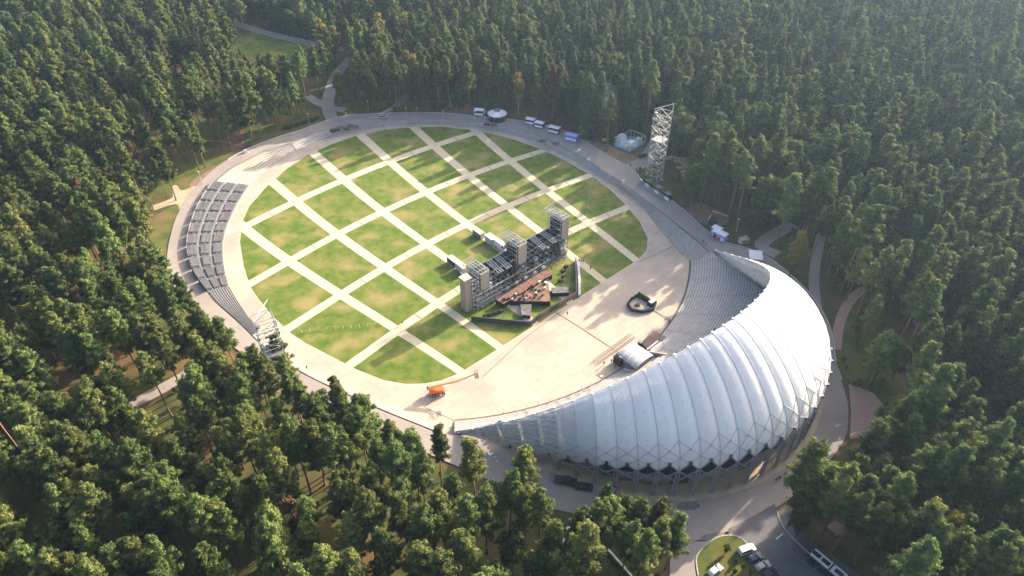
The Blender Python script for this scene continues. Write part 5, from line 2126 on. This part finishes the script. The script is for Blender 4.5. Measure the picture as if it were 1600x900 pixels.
MB().box((0, 0, 1.3), (3.4, 2.0, 2.0), 0, .94).build('kiosk_body', 'beige', kz, local=True)
MB().box((0, -1.02, 1.4), (2.0, .08, .9)).build('serving_hatch', 'brown_mat', kz, local=True)
MB().box((.4, .2, 2.7), (1.4, 1.0, .8), 0, .6).build('roof_figure', 'orange_pale', kz, local=True)
wheel_parts(kz, (0,), 1.9, .3)
wt = thing('white_canopy', 'square white canopy standing behind the tip of the shell', 'canopy', (*xy(1178, 409, ZR), ZR), math.radians(-10))
MB().hexa([(-2.3, -2.3, 2.7), (2.3, -2.3, 2.7), (2.3, 2.3, 3.3), (-2.3, 2.3, 3.3)], [(-2.2, -2.2, 2.85), (2.2, -2.2, 2.85), (2.2, 2.2, 3.45), (-2.2, 2.2, 3.45)]).build('canopy_sheet', 'white_cloth', wt, local=True)
for x in (-2.2, 2.2):
    for y in (-2.2, 2.2):
        MB().bar((x, y, 0), (x, y, 2.8 if y < 0 else 3.3), .12).build('post', 'steel_grey', wt, local=True)
# carousel
ca = thing('carousel', 'carousel with wide white octagonal roof at the far forest edge', 'carousel', (*xy(777, 186, ZR), ZR))
n = 10
mbq = MB()
ring = lambda R_, z: [(R_ * math.cos(2 * math.pi * k / n), R_ * math.sin(2 * math.pi * k / n), z) for k in range(n)]
for k in range(n):
    k2 = (k + 1) % n
    a, b = ring(4.6, 3.0), ring(1.6, 4.3)
    MB().quad([a[k], a[k2], b[k2], b[k]]).build('roof_panel', 'white_paint' if k % 2 else 'white_cloth', ca, local=True)
    MB().quad([(a[k][0], a[k][1], 2.5), (a[k2][0], a[k2][1], 2.5), a[k2], a[k]]).build('valance', 'steel_grey', ca, local=True)
    MB().bar((a[k][0] * .86, a[k][1] * .86, .4), (a[k][0] * .86, a[k][1] * .86, 3.1), .12).build('pole', 'pale_grey', ca, local=True)
MB().hexa(ring(1.7, 4.3), ring(1.3, 5.0)).build('roof_lantern', 'steel_grey', ca, local=True)
MB().hexa(ring(4.4, 0), ring(4.4, .4)).build('turntable', 'dark_paint', ca, local=True)
MB().hexa(ring(1.2, .4), ring(1.2, 3.6)).build('centre_drum', 'navy_paint', ca, local=True)
# long bar by the tower
br = thing('bar_counter', 'long dark green bar with canopy at the foot of the lattice tower', 'bar', (*xy(1024, 298, ZR), ZR), math.radians(-58))
for k in range(6):
    x = -7.2 + k * 2.9
    MB().box((x, 0, 2.6), (2.8, 2.4, .18)).build('canopy_panel', 'steel_dark' if k % 2 else 'hedge_green', br, local=True)
    MB().box((x, -.7, .6), (2.5, .6, 1.1)).build('counter', 'white_cloth' if k % 2 else 'silver_paint', br, local=True)
    MB().bar((x - 1.3, -1.1, 0), (x - 1.3, -1.1, 2.6), .1).build('post', 'steel_grey', br, local=True)
    MB().bar((x - 1.3, 1.1, 0), (x - 1.3, 1.1, 2.6), .1).build('post', 'steel_grey', br, local=True)
    MB().box((x, .9, 1.2), (2.6, .3, 2.4)).build('back_panel', 'black', br, local=True)
# playground pavilion
pv = thing('play_pavilion', 'cyan-walled playground pavilion with white inflatable shapes among trees', 'pavilion', (*xy(984, 228, ZR), ZR))
pq = PX([(960, 228), (984, 238), (1007, 226), (985, 216)], ZR)
for a, b in zip(pq, np.roll(pq, -1, 0)):
    MB().wall(np.array([a, b]), .2, ZR, ZR + 1.2).build('wall_panel', 'cyan_panel', pv)
    for t in np.linspace(0, 1, 5)[:-1]:
        p = a + (b - a) * t
        MB().bar((*p, ZR), (*p, ZR + 4.2), .16).build('post', 'steel_white', pv)
    MB().bar((*a, ZR + 4.2), (*b, ZR + 4.2), .14).build('top_rail', 'steel_white', pv)
for (u, v, s, h, m) in ((971, 221, 4.2, 3.4, 'white_cloth'), (986, 228, 5.4, 2.2, 'white_cloth'), (996, 225, 3.6, 3.0, 'pale_grey'), (984, 232, 3.0, 1.2, 'orange_pale')):
    c = xy(u, v, ZR)
    MB().box((*c, ZR + h / 2), (s, s * .8, h), .7, .6).build('inflatable', m, pv)
MB().sheet(pq, ZR + .03).build('play_floor', 'pale_grey', pv)
for k, (u, v) in enumerate(((944, 222), (951, 219.5))):
    r = thing('yellow_sign', ['yellow board stall at the forest edge, the one nearer the tents', 'yellow board stall at the forest edge, the one nearer the pavilion'][k], 'sign', (*xy(u, v, ZR), ZR), .3)
    MB().box((0, 0, 1.2), (1.8, .15, 1.4)).build('board', 'yellow_paint', r, local=True)
    for x in (-.8, .8):
        MB().bar((x, .1, 0), (x, .1, 1.9), .09).build('post', 'wood_table', r, local=True)
yb = thing('timber_beam', 'yellow timber beam lying on brown ground behind the dark booth', 'beam', (*xy(1124, 334, ZR), ZR), math.radians(-35))
MB().box((0, 0, .2), (6.5, .35, .35)).build('beam_body', 'yellow_paint', yb, local=True)
for x in (-2.4, 2.4):
    MB().box((x, 0, .05), (.25, 1.0, .16)).build('bearer', 'wood_table', yb, local=True)
# picnic tables
for k, (u, v) in enumerate([(1044, 249), (1050, 247), (1057, 249), (1063, 249), (1068, 251), (1058, 254), (1066, 255), (1070, 258), (1062, 264), (1070, 262), (1078, 263), (1068, 270), (1079, 274), (1065, 276)]):
    wd = f"pale picnic table among trunks behind the lattice tower, {ORD[k]} counted from the tower outward"
    r = thing('picnic_table', wd, 'picnic table', (*xy(u, v, ZR), ZR), random.uniform(.1, .5), 'picnic tables in the forest')
    MB().box((0, 0, .76), (2.6, .9, .08)).build('table_top', 'wood_table', r, local=True)
    for s in (-1, 1):
        MB().box((0, s * .85, .45), (2.6, .35, .07)).build('bench_seat', 'wood_table', r, local=True)
        MB().bar((s * .9, -.85, .1), (s * .9, .85, .1), .1).build('foot_rail', 'wood_table', r, local=True)
        MB().bar((s * .9, -.5, .1), (s * .9, -.2, .72), .1).build('leg', 'wood_table', r, local=True)
        MB().bar((s * .9, .5, .1), (s * .9, .2, .72), .1).build('leg', 'wood_table', r, local=True)

# ------------------------------------------------------------------ posts and lamps
def lamp(u, v, h, label, z=ZR, group='lamp posts round the arena', head=.7, name='lamp_post'):
    r = thing(name, label, 'lamp', (*xy(u, v, z), z))
    MB().tube((0, 0, 0), (0, 0, h), .11, .06, 7).build('pole', 'pale_grey', r, local=True)
    MB().box((0, 0, h + .06), (head, head * .4, .16)).build('lamp_head', 'white_paint', r, local=True)
    MB().tube((0, 0, 0), (0, 0, .3), .2, .16, 7).build('base', 'steel_grey', r, local=True)


LAMPS = [((636, 186), 'lamp post on one side of the far stair between road and lawn'), ((653, 185.5), 'lamp post on the other side of the far stair, nearer the carousel'),
         ((742, 191), 'lamp post by the small white stall, side of the far stair'), ((757, 192.5), 'lamp post in front of the carousel'), ((576, 175), 'lamp post on the grass across from the silver car'),
         ((484, 195), 'lamp post on the verge beside the dark hedge'), ((704, 167), 'lamp post at the forest edge behind the far road'), ((855, 214), 'lamp post between the slatted kiosk and the arena steps'),
         ((869, 224), 'lamp post on the steps below the violet food tent'), ((906, 216), 'lamp post at the forest edge beside the violet food tent'), ((543, 194), 'lamp post beside the heaps at the far junction'),
         ((316, 287), 'lamp post at the sandy path mouth by the ring road'), ((1150, 362), 'lamp post between the food truck and the cream kiosk'), ((693, 192), 'lamp post on the far steps midway to the carousel')]
for (u, v), lb in LAMPS:
    lamp(u, v, 5.5, lb)
for k, (x, y) in enumerate([(735, 330), (830, 315), (917, 295), (1003, 272), (1092, 250), (1175, 220), (1260, 190), (1340, 152), (1412, 122), (1495, 87)]):
    lamp(640 + x / 5, 580 + y / 5, 2.6, f"short lamp on the stage floor edge below the shell, {ORD[k]} from the lattice end", 0, 'short lamps along the seating foot', .8, 'short_lamp')
bz = thing('white_bollard_box', 'white box standing at the top edge of the broad steps', 'box', (*xy(974, 287, ZR), ZR))
MB().box((0, 0, .8), (.8, .8, 1.6), 0, .92).build('box_body', 'white_paint', bz, local=True)
MB().box((0, 0, 1.63), (.9, .9, .08)).build('box_top', 'pale_grey', bz, local=True)
bz = thing('white_bollard_box', 'white rounded box at the road edge by the tall pine trunks', 'box', (*xy(384, 238, ZR), ZR))
MB().box((0, 0, .6), (1.4, 1.0, 1.2), .4, .9).build('box_body', 'white_paint', bz, local=True)
MB().box((0, 0, 1.23), (1.3, .9, .06), .4).build('box_top', 'pale_grey', bz, local=True)
# strings of little lights over the lawn
for k, (l, zz, lb) in enumerate(((((472, 520), (500, 515), (540, 513), (575, 510), (600, 506)), .9, 'line of small white markers across the sunlit lower lawn'), (((926, 284), (921, 305), (918, 330), (908, 365), (905, 392)), 1.2, 'line of small white markers across the shaded lawn beyond the stage'))):
    L = resample(PX(l, 0), 11)
    r = thing('marker_line', lb, 'marker line', (*L[0], 0))
    mbq = MB()
    for a, b in zip(L[:-1], L[1:]):
        mbq.bar((*a, zz), (*b, zz), .05)
    mbq.build('cord', 'steel_grey', r)
    for p in L:
        MB().bar((*p, 0), (*p, zz + .1), .05).build('stake', 'white_paint', r)
        MB().box((*p, zz + .12), (.16, .16, .16)).build('marker', 'pale_grey', r)
# heaps of folded benches by the far junction
for k, (u, v) in enumerate([(520, 205), (527, 203), (534, 199), (541, 202), (548, 197.5), (556, 199), (761, 195), (772, 197), (868, 225), (848, 221)]):
    r = thing('stacked_barrier', f"pile of grey folded barriers on the far steps, {ORD[k]} pile along the arena rim", 'barrier pile', (*xy(u, v, ZR), ZR - .9), random.uniform(-.4, .2), 'piles of barriers on the far steps')
    for q in range(4):
        MB().box((random.uniform(-.2, .2), q * .35 - .5, .9 + random.uniform(0, .3)), (2.6, .12, 1.0)).build('barrier_frame', random.choice(['steel_grey', 'brown_mat', 'steel_dark']), r, local=True)

# faint tyre marks turning on the stage floor
mat('tyre_mark', (.36, .30, .25), (.44, .37, .30), .6, .9, world=True)
for k, (cu, cv, rad_, a0_, a1_) in enumerate(((790, 575, 7, -.4, 1.6), (790, 575, 8.6, -.2, 1.4), (838, 590, 9, 1.0, 2.8), (838, 590, 10.6, 1.1, 2.7), (735, 632, 11, 3.6, 5.0), (735, 632, 12.5, 3.7, 5.1))):
    cc = xy(cu, cv)
    tl_ = np.array([cc + rad_ * np.array([math.cos(t), math.sin(t)]) for t in np.linspace(a0_, a1_, 16)])
    MB().ribbon(tl_, .26, .006 + .001 * k).build('tyre_mark', 'tyre_mark', plaza)

# ------------------------------------------------------------------ car park, island, kerbs, fence
struct('car_park', MB().sheet(LOT_P, ZR + .014), 'asphalt_dark')
struct('access_road', MB().sheet(PX([(1048, 846), (1100, 846), (1152, 833), (1150, 842), (1100, 860), (1086, 885), (1096, 960), (1044, 960)], ZR), ZR + .010), 'asphalt')
isl = smooth(PX([(1088, 880), (1091, 865), (1103, 852), (1118, 841), (1138, 836.5), (1156, 840), (1166, 849), (1180, 871), (1200, 893), (1218, 915), (1200, 945), (1120, 950), (1096, 915)], ZR), 5, True)
island = struct('grass_island', MB().hexa([(x, y, ZR - .1) for x, y in isl[::-1]], [(x, y, ZR + .13) for x, y in isl[::-1]]), 'verge')
MB().wall(np.r_[isl, isl[:1]], .28, ZR - .1, ZR + .17).build('kerb', 'kerb', island)
for (a, b) in (((1213, 842), (1223, 834)), ((1174, 888), (1190, 878)), ((1187, 901), (1203, 890)), ((1163, 875), (1177, 866))):
    MB().bar(at(*a, ZR + .03), at(*b, ZR + .03), .22, .01).build('bay_line', 'line_white', bpy.data.objects['car_park'])
kl = smooth(PX([(1215, 800), (1218, 812), (1230, 832), (1262, 863), (1300, 893), (1345, 930)], ZR), 5)
MB().wall(kl, .28, ZR - .1, ZR + .15).build('kerb', 'kerb', bpy.data.objects['car_park'])
sw = np.r_[kl, (kl + np.array([4.0, 1.2]))[::-1]]
struct('footway', MB().sheet(sw, ZR + .06), 'asphalt_dark')
for k, pl in enumerate(([(1156, 825), (1166, 822), (1180, 832), (1172, 838)], [(1060, 787), (1088, 784), (1092, 794), (1064, 797)], [(1100, 836), (1130, 832), (1128, 842), (1098, 844)], [(1142, 826), (1150, 820), (1152, 834)])):
    MB().sheet(smooth(PX(pl, ZR), 5, True), ZR + .022 + .002 * k).build('stain', 'asphalt_stain', ring_road)
brick_pl = PX([(1326, 600), (1345, 606), (1366, 615), (1388, 642), (1374, 678), (1328, 686), (1330, 645)], ZR)
struct('brick_paving', MB().sheet(brick_pl, ZR - .02), 'brick_red')
MB().wall(smooth(PX([(1306, 566), (1319, 600), (1326, 640), (1324, 680)], ZR), 5), .25, ZR - .1, ZR + .12).build('kerb', 'steel_dark', ring_road)
NV = 0
for nm, pl, m in (('verge', [(300, 298), (322, 272), (376, 236), (350, 226), (300, 232), (250, 262), (236, 290), (258, 305)], 'verge'), ('verge', [(238, 345), (268, 322), (284, 322), (262, 372), (258, 402), (225, 402)], 'verge'),
                  ('verge', [(388, 226), (440, 208), (498, 190), (500, 170), (470, 158), (420, 170), (385, 200)], 'verge'), ('verge', [(542, 178), (620, 174), (720, 174), (720, 160), (620, 156), (540, 160)], 'verge'),
                  ('far_lawn', [(345, 70), (400, 48), (480, 70), (500, 82), (460, 92), (395, 94)], 'lawn'), ('bare_ground', [(690, 172), (740, 178), (760, 172), (720, 160)], 'dirt'),
                  ('bare_ground', [(300, 282), (360, 246), (384, 232), (380, 238), (312, 290)], 'dirt'), ('bare_ground', [(905, 220), (985, 262), (1000, 250), (950, 225)], 'dirt'),
                  ('verge', [(1306, 530), (1312, 570), (1330, 598), (1385, 640), (1440, 640), (1430, 560), (1330, 500)], 'verge'),
                  ('bare_ground', [(305, 290), (296, 304), (286, 318), (281, 330), (277, 319), (262, 321), (240, 328), (238, 321), (260, 313), (270, 306), (268, 292), (276, 289), (284, 297)], 'sand_path'), ('bare_ground', [(1075, 330), (1110, 355), (1140, 340), (1090, 315)], 'dirt')):
    zz = .19 - .004 * NV
    NV += 1
    struct(nm, MB().sheet(smooth(PX(pl, ZR), 4, True), ZR - zz), m)
for k, (l, lb) in enumerate((([(880, 850), (886, 827), (918, 825)], 'low white-topped wall cornering among pines behind the shell'), ([(924, 833), (945, 856), (986, 902)], 'low white-topped wall running down to the bottom picture edge'), ([(866, 850), (880, 890), (886, 910)], 'low pale wall beside the path at the bottom picture edge'))):
    r = thing('garden_wall', lb, 'wall', (*xy(*l[0], ZR), ZR))
    MB().wall(PX(l, ZR), .3, ZR - .1, ZR + .8).build('wall_body', 'concrete_grey', r)
    MB().wall(PX(l, ZR), .42, ZR + .8, ZR + .9).build('coping', 'white_paint', r)
hd = thing('hedge', 'dark clipped hedge on the verge near the path junction', 'hedge', (*xy(465, 197, ZR), ZR))
hv = sprays(np.random.default_rng(5), np.array([(*(xy(445 + 50 * t, 202 - 16 * t, ZR) + np.random.default_rng(int(t * 99)).normal(size=2) * .6), ZR + .7) for t in np.linspace(0, 1, 22)]), np.full(22, 1.2), np.full(22, 60), .5)
hm = tri_mesh('foliage', hv[0] - np.array([*xy(465, 197, ZR), ZR]), [hv[1]], ['broad_leaves'])
ho = bpy.data.objects.new('foliage', hm)
COL.objects.link(ho)
ho.parent = hd
bb = thing('parked_car', None, None) if False else None
car(339, 506, 70, 'blue_paint', 'dark blue car half hidden by pines below the striped steps', name='parked_car')

# ------------------------------------------------------------------ people
def person_mesh(walk):
    v = [(0, 0, .95), (0, 0, 1.15), (0, .0, 1.38), (0, 0, 1.50), (0, .02, 1.62), (0, .02, 1.74)]
    e = [(0, 1), (1, 2), (2, 3), (3, 4), (4, 5)]
    r = [.14, .13, .15, .06, .10, .07]
    for s in (-1, 1):
        k = len(v)
        st = .22 * s if walk else 0
        v += [(s * .09, 0, .88), (s * .10, st * .6 + .03, .48), (s * .10, st - (.06 if walk and s < 0 else 0), .07), (s * .11, st + .14, .03)]
        r += [.095, .07, .05, .04]
        e += [(0, k), (k, k + 1), (k + 1, k + 2), (k + 2, k + 3)]
        k = len(v)
        v += [(s * .20, 0, 1.40), (s * .25, -st * .4, 1.12), (s * .25, -st * .7 + .08, .88), (s * .25, -st * .7 + .11, .78)]
        r += [.065, .05, .04, .035]
        e += [(2, k), (k, k + 1), (k + 1, k + 2), (k + 2, k + 3)]
    me_ = bpy.data.meshes.new('person_frame')
    me_.from_pydata(v, e, [])
    ob = bpy.data.objects.new('person_frame', me_)
    COL.objects.link(ob)
    sk = ob.modifiers.new('skin', 'SKIN')
    for q, rr in zip(me_.skin_vertices[0].data, r):
        q.radius = (rr, rr)
    me_.skin_vertices[0].data[0].use_root = True
    ss = ob.modifiers.new('sub', 'SUBSURF')
    ss.levels = ss.render_levels = 1
    dg = bpy.context.evaluated_depsgraph_get()
    out = bpy.data.meshes.new_from_object(ob.evaluated_get(dg))
    bpy.data.objects.remove(ob)
    out.materials.clear()
    return out


def clothmat():
    m = bpy.data.materials.new('clothes')
    m.use_nodes = True
    N, Lk = m.node_tree.nodes, m.node_tree.links
    b = N['Principled BSDF']
    b.inputs['Roughness'].default_value = .9
    tc = N.new('ShaderNodeTexCoord')
    spx = N.new('ShaderNodeSeparateXYZ')
    Lk.new(tc.outputs['Object'], spx.inputs[0])
    rp = N.new('ShaderNodeValToRGB')
    rp.color_ramp.interpolation = 'CONSTANT'
    el = rp.color_ramp.elements
    el[0].color = (.02, .02, .025, 1)
    el[1].position = .52
    el[1].color = (.035, .04, .06, 1)
    x = el.new(.84)
    x.color = (.42, .24, .17, 1)
    x = el.new(.935)
    x.color = (.05, .03, .02, 1)
    mr = N.new('ShaderNodeMath')
    mr.operation = 'DIVIDE'
    mr.inputs[1].default_value = 1.8
    Lk.new(spx.outputs[2], mr.inputs[0])
    Lk.new(mr.outputs[0], rp.inputs[0])
    Lk.new(rp.outputs[0], b.inputs['Base Color'])
    return m


cm_ = clothmat()
pm_ = [person_mesh(False), person_mesh(True)]
for q in pm_:
    q.materials.append(cm_)
ring_z = lambda r: r
PEOPLE = [((886.5, 492.5), 0, 'person in dark clothes alone on the sunlit floor before the stage'), ((905, 410.5), 0, 'person in dark clothes, first of three on the path beside the stage'), ((908, 411), 0, 'person in dark clothes, middle of three on the path beside the stage'),
          ((911, 411.5), 0, 'person in dark clothes, last of three on the path beside the stage'), ((922.5, 421), 0, 'person in dark clothes walking alone on the path beside the stage'),
          ((1097.5, 380.5), ZR, 'person in dark clothes on the road above the broad steps, nearer the lawn'), ((1102.5, 384.5), ZR, 'person in dark clothes on the road above the broad steps, nearer the shell'),
          ((985, 260.5), ZR, 'person in dark clothes at the corner below the play pavilion'), ((994.5, 267), ZR, 'person in dark clothes on the side road near the lattice tower'),
          ((1211.5, 751), ZR, 'person in dark clothes in the group behind the shell, farthest from the trees'), ((1217, 749), ZR, 'person in dark clothes in the middle of the group behind the shell'),
          ((1226, 743), ZR, 'person in dark clothes standing at the far side of the group behind the shell'), ((1234, 748), ZR, 'person in dark clothes nearest the trees behind the shell'), ((480, 577.5), ZR, 'person in dark clothes on the sunlit lower steps by the pines'),
          ((955, 567), 0, 'person in dark clothes beside the black loudspeaker stack'), ((943.5, 571), 0, 'person in dark clothes at the end of the long trusses'), ((960, 575), 0, 'person in dark clothes on the shaded floor below the loudspeaker stack'),
          ((629, 507), 0, 'person in dark clothes crossing the shaded path on the lawn'), ((1112.5, 363), ZR, 'person in dark clothes in front of the violet food truck')]
for k, ((u, v), z, lb) in enumerate(PEOPLE):
    o = bpy.data.objects.new('person', pm_[k % 2])
    COL.objects.link(o)
    o.location = (*xy(u, v, z), z + .02)
    o.rotation_euler = (0, 0, random.uniform(0, 6.28))
    tag(o, lb, 'person', 'people about the arena')
for (th, rr, lb) in ((-.60, 16, 'person in dark clothes on the grey seating terrace, lower one'), (-.66, 24, 'person in dark clothes on the grey seating terrace close to the shell rim')):
    o = bpy.data.objects.new('person', pm_[0])
    COL.objects.link(o)
    o.location = (SA[0] + (88 + rr * TREAD + .45) * math.cos(th), SA[1] + (88 + rr * TREAD + .45) * math.sin(th), (rr + 1) * RISE)
    tag(o, lb, 'person', 'people about the arena')
# ------------------------------------------------------------------ air
hz = MB().box((0, 300, 79), (3100, 2500, 162)).build('haze', 'rubber')
hm_ = bpy.data.materials.new('haze')
hm_.use_nodes = True
N, Lk = hm_.node_tree.nodes, hm_.node_tree.links
N.remove(N['Principled BSDF'])
pv_ = N.new('ShaderNodeVolumePrincipled')
pv_.inputs['Color'].default_value = (.46, .68, 1.0, 1)
pv_.inputs['Density'].default_value = .00011
pv_.inputs['Anisotropy'].default_value = .4
Lk.new(pv_.outputs[0], N['Material Output'].inputs['Volume'])
hz.data.materials.clear()
hz.data.materials.append(hm_)
tag(hz, kind='stuff')

# thin smoke drifting up between the pines behind the stalls
import bmesh
bm = bmesh.new()
bmesh.ops.create_icosphere(bm, subdivisions=3, radius=1.0)
sm_c = at(938, 166, 15.0)
for v in bm.verts:
    v.co = Vector((sm_c[0] + v.co.x * 13, sm_c[1] + v.co.y * 9, sm_c[2] + v.co.z * 12 + v.co.x * 4))
me = bpy.data.meshes.new('smoke')
bm.to_mesh(me)
bm.free()
sm_o = bpy.data.objects.new('smoke', me)
COL.objects.link(sm_o)
tag(sm_o, 'thin bluish smoke drifting up between pines behind the stalls', 'smoke', kind='stuff')
sm_m = bpy.data.materials.new('smoke')
sm_m.use_nodes = True
N, Lk = sm_m.node_tree.nodes, sm_m.node_tree.links
N.remove(N['Principled BSDF'])
v_ = N.new('ShaderNodeVolumePrincipled')
v_.inputs['Color'].default_value = (.72, .80, .95, 1)
tc = N.new('ShaderNodeTexCoord')
nz_ = N.new('ShaderNodeTexNoise')
nz_.inputs['Scale'].default_value = .16
nz_.inputs['Detail'].default_value = 3
Lk.new(tc.outputs['Object'], nz_.inputs['Vector'])
mr_ = N.new('ShaderNodeMapRange')
mr_.inputs[1].default_value = .46
mr_.inputs[2].default_value = .75
mr_.inputs[4].default_value = .11
Lk.new(nz_.outputs['Fac'], mr_.inputs[0])
mp_ = N.new('ShaderNodeMapping')
mp_.inputs['Location'].default_value = (-sm_c[0] / 13, -sm_c[1] / 9, -sm_c[2] / 12)
mp_.inputs['Scale'].default_value = (1 / 13, 1 / 9, 1 / 12)
Lk.new(tc.outputs['Object'], mp_.inputs['Vector'])
ln_ = N.new('ShaderNodeVectorMath')
ln_.operation = 'LENGTH'
Lk.new(mp_.outputs[0], ln_.inputs[0])
fo_ = N.new('ShaderNodeMapRange')
fo_.inputs[1].default_value = .95
fo_.inputs[2].default_value = .1
Lk.new(ln_.outputs['Value'], fo_.inputs[0])
mm_ = N.new('ShaderNodeMath')
mm_.operation = 'MULTIPLY'
Lk.new(mr_.outputs[0], mm_.inputs[0])
Lk.new(fo_.outputs[0], mm_.inputs[1])
Lk.new(mm_.outputs[0], v_.inputs['Density'])
Lk.new(v_.outputs[0], N['Material Output'].inputs['Volume'])
me.materials.append(sm_m)
